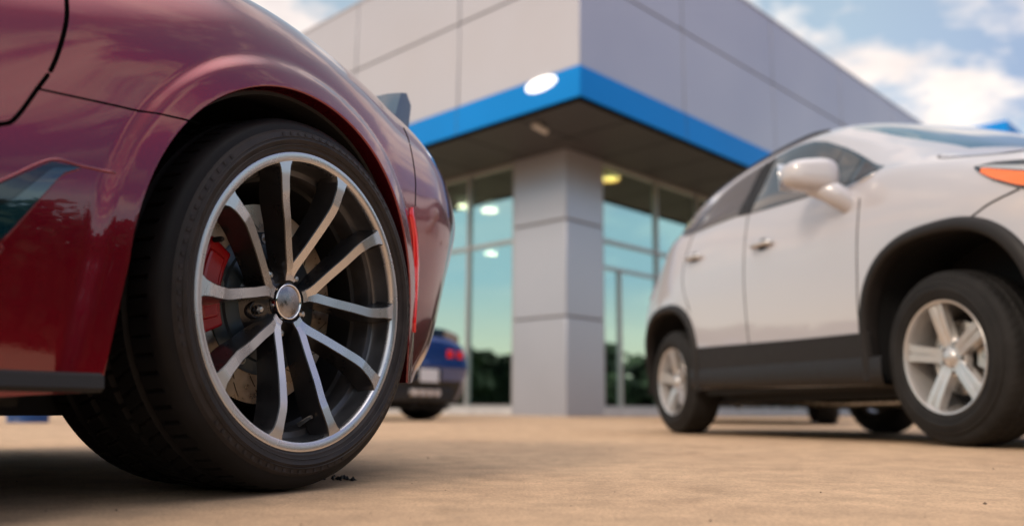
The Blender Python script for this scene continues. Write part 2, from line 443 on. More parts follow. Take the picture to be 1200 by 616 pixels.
    # valve
    a=math.radians(-78+phase); v,f=tube([(.228*math.cos(a),.06,.228*math.sin(a)),(.215*math.cos(a),.035,.215*math.sin(a)),(.213*math.cos(a),.028,.213*math.sin(a))],[.0045,.0035,.0035],8); obj('valve',v,f,M['steel'],w,angle=40)
    v,f=ring_seg(.205,.2215,-.062,-.075,-96+phase,-60+phase,10); 
    return w

# ------------------------------------------------------------------ sports car
def sports_arch(sc,zc,R):
    def dist(s,z):
        if z>=zc: return math.hypot(s-sc,z-zc)-R
        return abs(s-sc)-(R+.05*(zc-z)/.2*(.5 if s<sc else .1))
    def proj(s,z):
        if z>=zc:
            d=math.hypot(s-sc,z-zc)+1e-9; return sc+(s-sc)/d*R, zc+(z-zc)/d*R
        h=(R+.05*(zc-z)/.2*(.5 if s<sc else .1)); return (sc+math.copysign(h,s-sc),z)
    return dict(dist=dist,proj=proj,sc=sc,zc=zc,R=R)
SPORT_NET=[ # stations from nose to tail: rows (w,z), optional s shifts
 (-3.62,[(-.96,.18),(-.96,.26),(-.96,.33),(-.96,.38),(-.96,.42),(-.96,.45),(-.96,.47),(-.96,.49),(-.96,.50),(-.96,.505)],None),
 (-3.56,[(-.62,.16),(-.60,.24),(-.58,.32),(-.58,.38),(-.6,.42),(-.62,.45),(-.66,.48),(-.72,.50),(-.82,.515),(-.96,.52)],None),
 (-3.42,[(-.30,.15),(-.27,.23),(-.25,.33),(-.26,.42),(-.29,.48),(-.33,.52),(-.4,.545),(-.5,.56),(-.7,.575),(-.96,.58)],None),
 (-3.15,[(-.07,.15),(-.06,.23),(-.05,.35),(-.06,.47),(-.09,.57),(-.14,.63),(-.22,.665),(-.38,.66),(-.6,.66),(-.96,.67)],None),
 (-2.9,[(-.01,.15),(-.01,.25),(-.01,.40),(-.01,.54),(-.04,.66),(-.09,.73),(-.17,.765),(-.34,.745),(-.6,.74),(-.96,.75)],None),
 (-2.65,[(0,.15),(0,.25),(0,.42),(0,.57),(-.03,.69),(-.08,.765),(-.17,.805),(-.34,.79),(-.6,.785),(-.96,.80)],None),
 (-2.3,[(-.01,.13),(-.005,.25),(-.01,.42),(-.03,.57),(-.05,.69),(-.10,.775),(-.18,.83),(-.34,.83),(-.6,.835),(-.96,.85)],None),
 (-1.9,[(-.03,.12),(-.02,.25),(-.05,.42),(-.06,.57),(-.08,.69),(-.12,.79),(-.20,.85),(-.36,.87),(-.6,.88),(-.96,.90)],None),
 (-1.3,[(-.03,.12),(-.02,.25),(-.06,.42),(-.075,.56),(-.09,.68),(-.14,.79),(-.22,.86),(-.40,.88),(-.6,.89),(-.96,.92)],None),
 (-.85,[(-.030,.13),(-.024,.26),(-.022,.42),(-.055,.55),(-.09,.67),(-.15,.79),(-.24,.875),(-.40,.91),(-.6,.93),(-.96,.95)],None),
 (-.62,[(-.018,.15),(-.013,.28),(-.009,.43),(-.030,.56),(-.065,.68),(-.125,.80),(-.215,.895),(-.37,.935),(-.6,.95),(-.96,.97)],None),
 (-.42,[(-.010,.165),(-.006,.29),(-.001,.44),(-.010,.58),(-.03,.70),(-.09,.82),(-.185,.915),(-.34,.952),(-.6,.97),(-.96,.985)],None),
 (-.2,[(-.008,.17),(-.004,.30),(.0,.45),(.0,.60),(-.012,.725),(-.062,.84),(-.16,.928),(-.32,.962),(-.6,.98),(-.96,.995)],None),
 (0.,[(.0,.18),(.0,.30),(.0,.45),(.0,.60),(-.012,.73),(-.055,.84),(-.15,.930),(-.30,.966),(-.6,.985),(-.96,1.0)],None),
 (.2,[(-.012,.19),(-.012,.30),(-.012,.45),(-.012,.60),(-.024,.72),(-.065,.82),(-.15,.907),(-.29,.955),(-.6,.98),(-.96,.995)],None),
 (.38,[(-.05,.20),(-.045,.30),(-.04,.45),(-.04,.60),(-.052,.705),(-.085,.79),(-.155,.872),(-.28,.935),(-.6,.97),(-.96,.985)],[-.0,0,0,0,0,0,0,0,0,0]),
 (.54,[(-.11,.21),(-.085,.30),(-.072,.45),(-.068,.60),(-.08,.695),(-.11,.77),(-.17,.843),(-.28,.918),(-.6,.96),(-.96,.98)],[-.05,-.03,-.015,0,0,0,0,0,0,0]),
 (.66,[(-.17,.215),(-.14,.30),(-.12,.45),(-.112,.60),(-.125,.69),(-.15,.755),(-.20,.825),(-.30,.905),(-.6,.955),(-.96,.975)],[-.10,-.06,-.03,0,0,0,0,0,0,0]),
 (.76,[(-.27,.22),(-.23,.30),(-.20,.45),(-.185,.60),(-.19,.685),(-.21,.745),(-.25,.81),(-.34,.89),(-.6,.95),(-.96,.97)],[-.14,-.09,-.045,0,.0,0,0,0,0,0]),
 (.81,[(-.45,.225),(-.40,.30),(-.36,.45),(-.34,.60),(-.34,.68),(-.35,.735),(-.38,.79),(-.44,.87),(-.65,.935),(-.96,.955)],[-.16,-.11,-.055,0,.0,0,0,0,0,0]),
 (.84,[(-.96,.23),(-.96,.30),(-.96,.45),(-.96,.60),(-.96,.68),(-.96,.73),(-.96,.78),(-.96,.84),(-.96,.90),(-.96,.94)],[-.17,-.12,-.06,0,.0,0,0,0,0,-.02]),
]
def make_sports_car(pm):
    root=empty('sports_car',(0,0,0))
    net=[]
    for s,rows,ds in SPORT_NET:
        net.append([(s+(ds[i] if ds else 0),w,z) for i,(w,z) in enumerate(rows)])
    S=[x[0] for x in SPORT_NET]
    mi=[]
    for a,b in zip(S[:-1],S[1:]): mi.append(max(2,int(round((b-a)/(.0075 if b>-.75 and b<.5 else .0095 if b>-.75 else .05)))))
    mi[-1]=14; mi[-2]=10; mi[0]=5; mi[1]=6
    mj=[14,20,20,17,14,10,8,8,6]
    arches=[sports_arch(-.03,.345,.368),sports_arch(-2.74,.345,.368)]
    B=Body(net,-.96,mi,mj,arches,flare=(.010,.060))
    def door_edge(z): return np.interp(z,[.13,.30,.47,.503,.556,.595,.65,.696,.78,.86,.95],[-.74,-.69,-.60,-.565,-.535,-.515,-.499,-.49,-.487,-.50,-.53])
    def cls(s,w,z,u,side):
        if s>.60 and w<-.27 and z<.46 and u<3.2: return '_rear_valance'
        if -2.05<s<-.4 and s<door_edge(z) and s>-2.0+.1*z and .17<z and u<7 : return 'door'
        return 'body'
    out=B.build(cls,root)
    for (k,side),(V,F,N,_) in out.items(): obj(k.strip('_'),V,F,M['black'] if k=='_rear_valance' else pm,root,recalc=False,normals=N)
    R=root
    for side in (1,-1):
        def sm(path,r=.0028,off=0,name='panel_gap',um=6):
            v,f=B.seam(path,r,off,um,side); return obj(name,v,f,M['seam'],R,smooth=True)
        sm([(-.745,.13),(-.69,.30),(-.60,.47),(-.565,.503),(-.535,.556),(-.515,.595),(-.499,.65),(-.49,.70),(-.487,.78),(-.50,.85)],.0036,-.0012)
        sm([(-2.0,.16),(-1.98,.35),(-1.95,.55),(-1.9,.78)],.004,-.001)
        sm([(-.538,.556),(-.479,.562),(-.412,.569),(-.354,.574),(-.295,.578)],.0022,-.0012)
        sm([(.402,.80),(.388,.75),(.383,.70),(.382,.655),(.376,.60)],.0020,-.0006)
        # wheel-arch return flange and liner
        for a in arches:
            path=[]
            sc,zc,r=a['sc'],a['zc'],a['R']
            for z in np.linspace(.175,zc,9)[:-1]: path.append(a['proj'](sc-r*.9,z) )
            for t in np.linspace(PI,0,64): path.append((sc+r*math.cos(t),zc+r*math.sin(t)))
            for z in np.linspace(zc,.2,9)[1:]: path.append(a['proj'](sc+r*.9,z))
            V=[];F=[]
            for (s,z) in path:
                w=B.W(s,z); cx,cz=sc-s,max(0,zc)-z; cz=cz if z>zc else 0; L=math.hypot(cx,cz)+1e-9; cx/=L;cz/=L
                for d,dw in ((0,0),(.002,-.0015),(.003,-.005),(.004,-.030),(.006,-.034)):
                    ww=w+dw
                    if side<0: ww=2*B.wc-ww
                    V.append((s+cx*d,-ww,z+cz*d))
            n=5
            for i in range(len(path)-1):
                for k in range(n-1): F.append((i*n+k,i*n+k+1,(i+1)*n+k+1,(i+1)*n+k))
            obj('wheel_arch_lip',V,F,pm,R,smooth=True)
            V=[];F=[]
            for (s,z) in path:
                w=B.W(s,z)-.030; cx,cz=sc-s,(zc-z if z>zc else 0); L=math.hypot(cx,cz)+1e-9; cx/=L;cz/=L
                for d,dw in ((.002,0),(.010,-.004),(.006,-.06),(-.01,-.12),(-.01,-.42),(.36,-.42)):
                    ww=w+dw
                    if side<0: ww=2*B.wc-ww
                    V.append((s+cx*d,-ww,z+cz*d))
            n=6
            for i in range(len(path)-1):
                for k in range(n-1): F.append((i*n+k,i*n+k+1,(i+1)*n+k+1,(i+1)*n+k))
            obj('wheel_well',V,F,M['liner'],R,smooth=False)
        # side scoop
        zu=lerp([-.95,-.60,-.565,-.515,-.475],[.24,.400,.425,.461,.4635]); zl=lerp([-.95,-.60,-.565,-.530,-.500,-.475],[.17,.318,.352,.405,.449,.4625])
        v,f=B.patch(-.95,-.475,zl,zu,.0028,60,6,side=side); obj('side_vent',v,f,M['gloss_black'],R,smooth=True)
        zu2=lerp([-.95,-.565,-.516,-.482],[.205,.395,.452,.4605])
        v,f=B.patch(-.95,-.482,zl,zu2,.0042,60,6,side=side); obj('vent_blade',v,f,M['vent_blue'],R,smooth=True)
        v,f=B.seam([(-.60,.402),(-.565,.428),(-.515,.4635),(-.475,.466),(-.425,.468)],.0022,-.0004,6,side,8); obj('vent_edge',v,f,pm,R,smooth=True)
        v,f=B.seam([(-.95,.167),(-.60,.314),(-.565,.348),(-.530,.401),(-.500,.445),(-.474,.462)],.0016,-.0003,6,side,8); obj('vent_edge',v,f,pm,R,smooth=True)
        # rocker blade
        V=[];F=[];st=np.linspace(-2.3,-.425,30)
        for s in st:
            w=B.W(s,.2)
            for dw,z in ((.004,.190),(.012,.186),(.014,.170),(.008,.164),(-.12,.160),(-.12,.178)):
                ww=w+dw
                if side<0: ww=2*B.wc-ww
                V.append((s,-ww,z))
        for i in range(len(st)-1):
            for k in range(6): a=i*6+k;b=i*6+(k+1)%6; F.append((a,b,b+6,a+6))
        F+=[tuple(range(6)),tuple((len(st)-1)*6+k for k in range(6))]
        obj('rocker_blade',V,F,M['vent_blue'] if False else M['black'],R,angle=30)
        # rear side marker
        sl=lambda z: float(np.interp(z,[.315,.40,.47,.53,.575],[.376,.386,.384,.372,.350]))
        V=[];F=[];zz=np.linspace(.312,.590,26)
        for i,z in enumerate(zz):
            t=i/25; hw=.0125*min(1,(1-abs(2*t-1))*6+.25)
            for ds_,off in ((-hw,.0005),(-hw*.6,.0055),(hw*.6,.0055),(hw,.0005)):
                s=sl(z)+ds_+.004; w=B.W(s,z)+off
                if side<0: w=2*B.wc-w
                V.append((s,-w,z))
        for i in range(25):
            for k in range(3): F.append((i*4+k,i*4+k+1,i*4+k+5,i*4+k+4))
        obj('side_marker',V,F,M['red_lens'],R,smooth=True)
        # tail lamps (two per side), exhaust outlets below
        for c in (.40,.59):
            V=[];F=[]
            pts=[(-1,-.9),(1,-1),(1.05,.75),(-.85,1.)]
            w0=-c
            def tailpt(w,z,off):
                # s of the tail surface at this w, z
                best=None
                cols=B.D[-26:]
                ss=[];ww=[]
                for cc in cols:
                    ss.append(np.interp(z,cc[:,2][:60],cc[:,0][:60])); ww.append(np.interp(z,cc[:,2][:60],cc[:,1][:60]))
                o_=np.argsort(ww); return float(np.interp(w,np.array(ww)[o_],np.array(ss)[o_]))+off
            N=8
            for i in range(N+1):
                for j in range(N+1):
                    x=-1+2*i/N;y=-1+2*j/N
                    w=w0+x*.062; z=.765+y*.045
                    e=max(abs(x),abs(y)); o2=.002+.006*(1-e**4)
                    ww=w if side>0 else 2*B.wc-w
                    V.append((tailpt(w,z,o2),-ww,z))
            for i in range(N):
                for j in range(N): a=i*(N+1)+j; F.append((a,a+1,a+N+2,a+N+1))
            obj('tail_light',V,F,M['red_lens'],R,smooth=True)
    # spoiler: a dark blade standing along the edge of the rear deck
    V=[];F=[];ws=np.linspace(-.285,-.96,24)
    for sgn in (1,-1):
        V=[];F=[]
        for i,w in enumerate(ws):
            t=i/23; q=B.at(.70+.06*min(1,t*1.5),float(np.interp(-w,[.285,.34,.6,.96],[7,7.25,8,9])))
            zb=q[2]-.012+.012; s0=.615+.12*min(1,t*1.6); h=.115-.035*t
            for ds_,z in ((0,zb),(.035,zb+h*.93),(.062,zb+h),(.085,zb+h*.75),(.075,zb)):
                ww=w if sgn>0 else 2*B.wc-w
                V.append((s0+ds_,-ww,z))
        for i in range(23):
            for k in range(5): a=i*5+k;b=i*5+(k+1)%5; F.append((a,b,b+5,a+5))
        F.append(tuple(range(5))); F.append(tuple(23*5+k for k in range(5)))
        obj('spoiler',V,F,M['spoiler'],R,angle=35)
    v,f=boxg((.70,.30,.925),(.03,.05,.05)); 
    # rear valance, plate, exhausts
    v,f=boxg((.71,.96,.29),(.10,1.10,.17)); ob=obj('rear_diffuser',v,f,M['black'],R); bevel(ob,.03,3)
    v,f=boxg((.836,.96,.505),(.02,.44,.16)); ob=obj('plate_recess',v,f,M['gloss_black'],R); bevel(ob,.01,2)
    v,f=boxg((.85,.96,.505),(.006,.31,.145)); ob=obj('number_plate',v,f,M['plate'],R); bevel(ob,.003,2)
    for k in range(4):
        y=.96+(k-1.5)*.125
        V,F=lathe([(.0,-.012),(.024,-.010),(.030,.0),(.038,.0),(.041,-.004),(.041,-.10)],28)
        V=[(.82+(-v_[1]),y+v_[0],.315+v_[2]) for v_ in V]
        obj('exhaust_tip',V,F,M['tip'],R,angle=35)
    # underbody
    v,f=boxg((-1.36,.96,.155),(3.9,1.30,.05)); ob=obj('underbody',v,f,M['liner'],R)
    v,f=boxg((-1.36,.96,.165),(1.75,1.78,.04)); obj('floor_pan',v,f,M['liner'],R)
    # cabin
    cab=[(-2.05,.88,.88,.60),(-1.75,.98,1.02,.64),(-1.45,1.10,1.16,.62),(-1.1,1.16,1.225,.60),(-.75,1.15,1.22,.585),(-.35,1.07,1.15,.56),(0.,1.0,1.05,.5),(.3,.95,.965,.42)]
    V=[];F=[];n=15
    cabd=cr(np.array(cab),[6]*7)
    for s,zsh,zt,hw in cabd:
        for k in range(n):
            t=-1+2*k/(n-1); a=abs(t)
            y=hw*math.copysign(min(1,a*1.0)**.8,t)*(1.18-.18*(1-a**3)) if a>0 else 0
            z=zt-(zt-.86)*(a**3.2)
            V.append((s,.96+y,z))
    for i in range(len(cabd)-1):
        for k in range(n-1): F.append((i*n+k,i*n+k+1,(i+1)*n+k+1,(i+1)*n+k))
    fm=[]
    for i in range(len(cabd)-1):
        for k in range(n-1):
            s=cabd[i][0]; mid=abs((k+.5)/(n-1)*2-1)
            fm.append(0 if (-1.38<s<-.75 and mid<.62) or .62<mid<.75 and s>-1.4 else 1)
    obj('cabin',V,F,None,R,mats=[pm,M['glass_dark']],fm=fm,recalc=True,smooth=True)
    for side in (1,-1):
        y=-.02 if side>0 else 1.94
        v,f=boxg((-1.72,y,.93),(.10,.20,.11)); ob=obj('wing_mirror',v,f,pm,R); bevel(ob,.035,4)
        v,f=boxg((-1.70,y+side*.13,.895),(.05,.14,.035)); ob=obj('mirror_arm',v,f,M['black'],R); bevel(ob,.01,2)
    # wheels
    w=sports_wheel(R,0.,hi=True); w.location=(0,0,.338)
    def cpw(loc,rz,ry=0):
        c=copy_tree(w,R); c.location=loc; c.rotation_euler=(0,ry,rz); return c
    cpw((0,1.92,.338),PI,.4); cpw((-2.71,.0,.338),0,1.1); cpw((-2.71,1.92,.338),PI,.8)
    return root,B
CAR_TH=math.radians(27.66)
sports,SB=make_sports_car(M['red'])
# local x axis = towards the tail = (sin th, cos th); local y = inboard
def place(o,O,dx): o.location=O; o.rotation_euler=(0,0,math.atan2(dx[1],dx[0]))
place(sports,(-.361,1.522,0),(math.sin(CAR_TH),math.cos(CAR_TH)))
tag(sports,'glossy crimson sports car in the foreground with twin-spoke alloy wheel and red brake caliper','sports car','cars parked outside the dealership')

# ------------------------------------------------------------------ SUV
def suv_arch(sc,zc,a,b,p=2.6):
    def g(s,z):
        x=abs(s-sc)/a; y=max(0,(z-zc))/b
        return (x**p+y**p)**(1/p)
    def dist(s,z): return (g(s,z)-1)*a
    def proj(s,z):
        q=g(s,z)+1e-9; return (sc+(s-sc)/q, zc+(z-zc)/q if z>zc else z)
    return dict(dist=dist,proj=proj,sc=sc,zc=zc,a=a,b=b,p=p)
def rows(*a): return list(a)
SUV_NET=[
 (-.87,[(-.89,.24),(-.89,.42),(-.89,.66),(-.89,.86),(-.89,.95),(-.89,.97),(-.89,.98),(-.89,.985),(-.89,.99),(-.89,.995)]),
 (-.83,[(-.52,.23),(-.46,.42),(-.42,.66),(-.42,.86),(-.44,.95),(-.50,.98),(-.58,.995),(-.66,1.0),(-.76,1.005),(-.89,1.01)]),
 (-.72,[(-.24,.22),(-.20,.42),(-.17,.66),(-.18,.86),(-.22,.97),(-.30,1.02),(-.42,1.045),(-.54,1.055),(-.70,1.065),(-.89,1.07)]),
 (-.52,[(-.07,.22),(-.05,.42),(-.035,.67),(-.045,.90),(-.09,1.02),(-.17,1.065),(-.30,1.085),(-.44,1.092),(-.66,1.10),(-.89,1.105)]),
 (-.25,[(-.01,.23),(.0,.44),(.01,.68),(.0,.93),(-.045,1.065),(-.13,1.115),(-.26,1.132),(-.42,1.143),(-.65,1.152),(-.89,1.157)]),
 (0.,[(.0,.24),(.01,.45),(.015,.70),(.01,.95),(-.03,1.115),(-.11,1.17),(-.24,1.188),(-.42,1.197),(-.65,1.205),(-.89,1.21)]),
 (.2,[(.0,.245),(.01,.45),(.015,.70),(.01,.95),(-.025,1.15),(-.085,1.215),(-.16,1.26),(-.26,1.295),(-.5,1.335),(-.89,1.35)]),
 (.4,[(.0,.25),(.01,.45),(.015,.70),(.01,.95),(-.025,1.165),(-.085,1.25),(-.145,1.32),(-.22,1.375),(-.45,1.445),(-.89,1.47)]),
 (.7,[(.0,.255),(.01,.45),(.015,.70),(.01,.97),(-.025,1.19),(-.10,1.33),(-.165,1.44),(-.23,1.51),(-.42,1.585),(-.89,1.61)]),
 (1.0,[(.0,.26),(.01,.45),(.015,.70),(.01,.98),(-.03,1.22),(-.12,1.40),(-.20,1.555),(-.26,1.625),(-.42,1.672),(-.89,1.69)]),
 (1.4,[(.0,.27),(.01,.45),(.015,.70),(.01,.99),(-.03,1.255),(-.12,1.43),(-.21,1.595),(-.27,1.665),(-.42,1.705),(-.89,1.72)]),
 (1.9,[(.0,.28),(.01,.45),(.015,.70),(.01,1.0),(-.03,1.285),(-.12,1.435),(-.21,1.59),(-.27,1.66),(-.42,1.70),(-.89,1.715)]),
 (2.35,[(.0,.28),(.01,.45),(.02,.70),(.015,1.0),(-.04,1.30),(-.12,1.41),(-.20,1.525),(-.265,1.61),(-.42,1.67),(-.89,1.69)]),
 (2.65,[(-.01,.28),(.0,.45),(.015,.70),(.0,.99),(-.07,1.285),(-.14,1.37),(-.215,1.465),(-.28,1.555),(-.42,1.635),(-.89,1.66)]),
 (2.92,[(-.04,.29),(-.025,.46),(-.01,.70),(-.04,.97),(-.15,1.25),(-.205,1.325),(-.26,1.41),(-.32,1.50),(-.45,1.59),(-.89,1.625)]),
 (3.14,[(-.12,.31),(-.10,.47),(-.075,.70),(-.115,.95),(-.24,1.18),(-.29,1.25),(-.34,1.33),(-.40,1.41),(-.52,1.48),(-.89,1.52)]),
 (3.29,[(-.30,.34),(-.26,.48),(-.22,.70),(-.26,.93),(-.36,1.08),(-.40,1.13),(-.45,1.17),(-.5,1.21),(-.62,1.24),(-.89,1.26)]),
 (3.37,[(-.89,.36),(-.89,.48),(-.89,.70),(-.89,.90),(-.89,1.0),(-.89,1.03),(-.89,1.05),(-.89,1.07),(-.89,1.09),(-.89,1.10)]),
]
def suv_wheel(parent):
    rr=.226
    v,f=lathe([(rr-.006,-.012),(.212,-.020),(.208,-.05),(.200,-.09),(.196,-.19),(.215,-.205)],72); w=obj('wheel',v,f,M['silver'],parent,angle=35)
    v,f=lathe([(rr-.008,-.014),(rr,-.004),(rr-.003,.0),(rr-.010,-.002),(.213,-.012),(.211,-.022)],96); obj('rim_lip',v,f,M['silver'],w,angle=50)
    tp=tread_profile(.347,0.,.215,rr,shoulder=.045,grooves=(.3,.5,.7),bulge=.012,fine=.008)
    v,f=tyre_mesh(tp,None,360,sipes=60,sipe_w=[(-.02,-.055,0,2),(-.07,-.10,.5,-2),(-.11,-.15,.2,2),(-.16,-.2,.6,0)],depth=.003); obj('tyre',v,f,M['rubber_suv'],w,angle=40)
    parts=[lathe([(q-.001,.011),(q,.0128),(q+.001,.011)],120) for q in (.25,.285)]
    v,f=merge(parts); obj('sidewall_rib',v,f,M['rubber_suv'],w,smooth=True)
    top=lambda r: float(np.interp(r,[.03,.06,.1,.17,.215],[-.036,-.034,-.026,-.016,-.012]))
    for k in range(5):
        b=100+72*k; A=([],[],[])
        for sg in (1,-1):
            wd=lambda r: float(np.interp(r,[.04,.08,.13,.218],[.027,.026,.027,.031]))
            P=spoke_strip([(b+sg*17,.045),(b+sg*10,.085),(b+sg*7.2,.13),(b+sg*5.6,.18),(b+sg*5.4,.212)],wd,lambda r:top(r),lambda r:.035,lambda r:.003,0 if sg>0 else -.0005); addm(A,P)
        P=spoke_strip([(b,.05),(b,.10),(b,.16),(b,.212)],lambda r:.030,lambda r:top(r)-.015,lambda r:.02,lambda r:0,0); addm(A,P)
        obj('spoke',A[0],A[1],M['silver'],w,recalc=True,angle=35)
    v,f=lathe([(0,-.022),(.022,-.023),(.031,-.028),(.034,-.036),(.060,-.040),(.078,-.046),(.082,-.07)],48); obj('hub',v,f,M['silver'],w,angle=50)
    for k in range(5):
        a=math.radians(100+36+72*k); c=(.053*math.cos(a),0,.053*math.sin(a))
        v,f=lathe([(0,-.0358),(.0125,-.0358),(.0135,-.041)],18,c); obj('nut_recess',v,f,M['black'],w)
        v,f=lathe([(0,-.032),(.005,-.0325),(.0065,-.0352),(.0065,-.045)],6,c); obj('lug_nut',v,f,M['chrome'],w,angle=30)
    v,f=lathe([(.07,-.085),(.145,-.085),(.147,-.10),(.147,-.11)],64); obj('brake_disc',v,f,M['steel'],w,angle=40)
    v,f=lathe([(0,-.06),(.06,-.062),(.072,-.085),(.072,-.1)],40); obj('disc_hat',v,f,M['black'],w,angle=40)
    v,f=ring_seg(.105,.165,-.065,-.12,-22,38,16); ob=obj('brake_caliper',v,f,M['steel'],w); bevel(ob,.008,2)
    v,f=lathe([(.0,-.15),(.19,-.15)],48); obj('backing_plate',v,f,M['liner'],w)
    return w
def make_suv(pm):
    R=empty('suv',(0,0,0))
    net=[[(s,w,z) for (w,z) in r] for s,r in SUV_NET]
    S=[x[0] for x in SUV_NET]; mi=[max(3,int(round((b-a)/.028))) for a,b in zip(S[:-1],S[1:])]; mi[0]=6; mi[-1]=10
    mj=[7,9,9,9,7,7,6,6,6]
    ar=[suv_arch(-.02,.40,.44,.435),suv_arch(2.575,.40,.44,.42)]
    B=Body(net,-.89,mi,mj,ar)
    def cls(s,w,z,u,side):
        if u>7.35 and .14<s<.84: return '_windscreen'
        if u>5.1 and s<.10 and s>-.80: return '_hood'
        if .45<s<1.465 and z>.25 and u<4.05: return 'front_door'
        if 1.465<=s<2.15-.0 and z>.25 and u<4.05 and s<1.92+.5*max(0,z-.3): return 'rear_door'
        if 2.9<s<3.1 and u>7.6 : return '_rear_window'
        return 'body'
    out=B.build(cls,R)
    for (k,side),(V,F,N,_) in out.items():
        obj(k.strip('_'),V,F,M['screen'] if k in('_windscreen','_rear_window') else pm,R,recalc=False,normals=N)
    ztop_clad=lerp([.3,.477,1.424,2.127,2.2],[.470,.476,.510,.538,.54])
    for side in (1,-1):
        def patch(name,s0,s1,zl,zu,off,m,ns=30,nz=6,um=7,parent=R,smooth=True):
            v,f=B.patch(s0,s1,zl,zu,off,ns,nz,um,side); return obj(name,v,f,m,parent,smooth=smooth)
        def seam(path,r=.0042,off=-.001,m=M['seam'],name='panel_gap',um=6,sub=6):
            v,f=B.seam(path,r,off,um,side,6,sub); return obj(name,v,f,m,R,smooth=True)
        # cladding along the doors with a step
        patch('side_cladding',.395,2.13,lambda s:.285+.02*(s-.4),ztop_clad,.008,M['cladding'],40,6)
        v,f=B.seam([(.40,.476),(1.0,.494),(1.5,.513),(2.125,.538)],.006,.003,6,side); obj('cladding_edge',v,f,M['cladding'],R,smooth=True)
        V=[];F=[];st=np.linspace(.33,2.20,24)
        for s in st:
            w=B.W(s,.35)
            for dw,z in ((.006,.385),(.015,.375),(.015,.30),(.006,.262),(-.10,.25)):
                ww=w+dw
                if side<0: ww=2*B.wc-ww
                V.append((s,-ww,z-.01+.02*(s-.4)))
        for i in range(len(st)-1):
            for k in range(4): a=i*5+k; F.append((a,a+1,a+6,a+5))
        obj('sill',V,F,M['cladding'],R,smooth=True)
        for a in ar:
            # flare ring
            V=[];F=[];path=[]
            for z in np.linspace(.27,.40,6)[:-1]: path.append((-1,0,z))
            N=60
            for t in np.linspace(PI,0,N): path.append((math.cos(t),math.sin(t),None))
            for z in np.linspace(.40,.27,6)[1:]: path.append((1,0,z))
            p=a['p']
            for c,sn,z0 in path:
                row=[]
                for e,dw in ((-.006,-.05),(-.006,.010),(.0,.020),(.012,.024),(.034,.020),(.046,.004),(.048,-.004)):
                    A_,B_=a['a']+e,a['b']+e
                    x=math.copysign(abs(c)**(2/p),c)*A_; zz=(abs(sn)**(2/p))*B_+a['zc'] if z0 is None else z0
                    s=a['sc']+x; w=B.W(s,zz)+dw; ww=w if side>0 else 2*B.wc-w; V.append((s,-ww,zz))
            n=7
            for i in range(len(path)-1):
                for k in range(n-1): F.append((i*n+k,i*n+k+1,(i+1)*n+k+1,(i+1)*n+k))
            obj('wheel_arch_trim',V,F,M['cladding'],R,smooth=True)
            V=[];F=[]
            for c,sn,z0 in path:
                for A_,dw in ((.0,-.03),(.012,-.12),(.012,-.36),(-.40,-.36)):
                    AA,BB=a['a']+A_,a['b']+A_
                    x=math.copysign(abs(c)**(2/p),c)*AA; zz=(abs(sn)**(2/p))*BB+a['zc'] if z0 is None else z0
                    s=a['sc']+x; w=dw; ww=w if side>0 else 2*B.wc-w; V.append((s,-ww,zz))
            for i in range(len(path)-1):
                for k in range(3): F.append((i*4+k,i*4+k+1,(i+1)*4+k+1,(i+1)*4+k))
            obj('wheel_well',V,F,M['liner'],R)
        # glass: black surround then panes
        belt=lerp([.33,.375,.5,.7,1.42,1.6,2.12,2.30,2.40],[1.225,1.205,1.186,1.205,1.262,1.285,1.303,1.312,1.33])
        head=lerp([.33,.375,.42,.52,.6,.7,.81,.93,1.05,1.17,1.29,1.54,1.75,1.96,2.16,2.29,2.37,2.40],[1.23,1.245,1.268,1.330,1.378,1.435,1.490,1.548,1.590,1.615,1.628,1.628,1.618,1.600,1.545,1.480,1.39,1.335])
        patch('window_frame',.335,2.40,belt,head,.003,M['gloss_black'],80,10,7)
        ins=lambda fn,d: (lambda s: fn(s)+d)
        patch('window',.36,.500,ins(belt,.014),ins(head,-.014),.0055,M['glass_brown'],10,8,7)
        patch('window',.54,.700,ins(belt,.012),ins(head,-.018),.0055,M['glass_dark'],10,8,7)
        patch('window',.730,1.425,ins(belt,.010),ins(head,-.020),.0055,M['glass_dark'],30,10,7)
        patch('window',1.60,2.10,ins(belt,.012),ins(head,-.020),.0055,M['glass_brown'],20,10,7)
        patch('window',2.135,2.375,ins(belt,.014),ins(head,-.020),.0055,M['glass_brown'],12,8,7)
        patch('door_pillar',1.445,1.515,belt,ins(head,-.012),.006,M['cladding'],4,8,7); patch('door_pillar',1.530,1.585,belt,ins(head,-.012),.006,M['cladding'],4,8,7)
        v,f=B.seam([(.36,1.197),(.5,1.178),(.62,1.190)],.006,.004,7,side); obj('chrome_strip',v,f,M['chrome'],R,smooth=True)
        # panel gaps
        seam([(.435,1.10),(.438,1.0),(.455,.78),(.470,.60),(.477,.30)])
        seam([(1.47,1.26),(1.475,1.0),(1.475,.77),(1.455,.5),(1.45,.30)])
        seam([(2.20,1.30),(2.28,1.1),(2.27,.95),(2.18,.78)])
        seam([(-.205,.845),(-.26,.868),(-.317,.89),(-.433,.915)])
        if True:
            pts=[B.at(s,u) for s,u in ((.085,5.6),(.07,5.3),(.02,5.0),(-.1,4.85),(-.25,4.75),(-.4,4.7),(-.6,4.8),(-.75,5.2))]
            P=cr(np.array(pts),[5]*(len(pts)-1)); Q=[(p_[0],-(p_[1] if side>0 else 2*B.wc-p_[1]),p_[2]) for p_ in P]
            v,f=tube(Q,.003,6); obj('panel_gap',v,f,M['seam'],R,smooth=True)
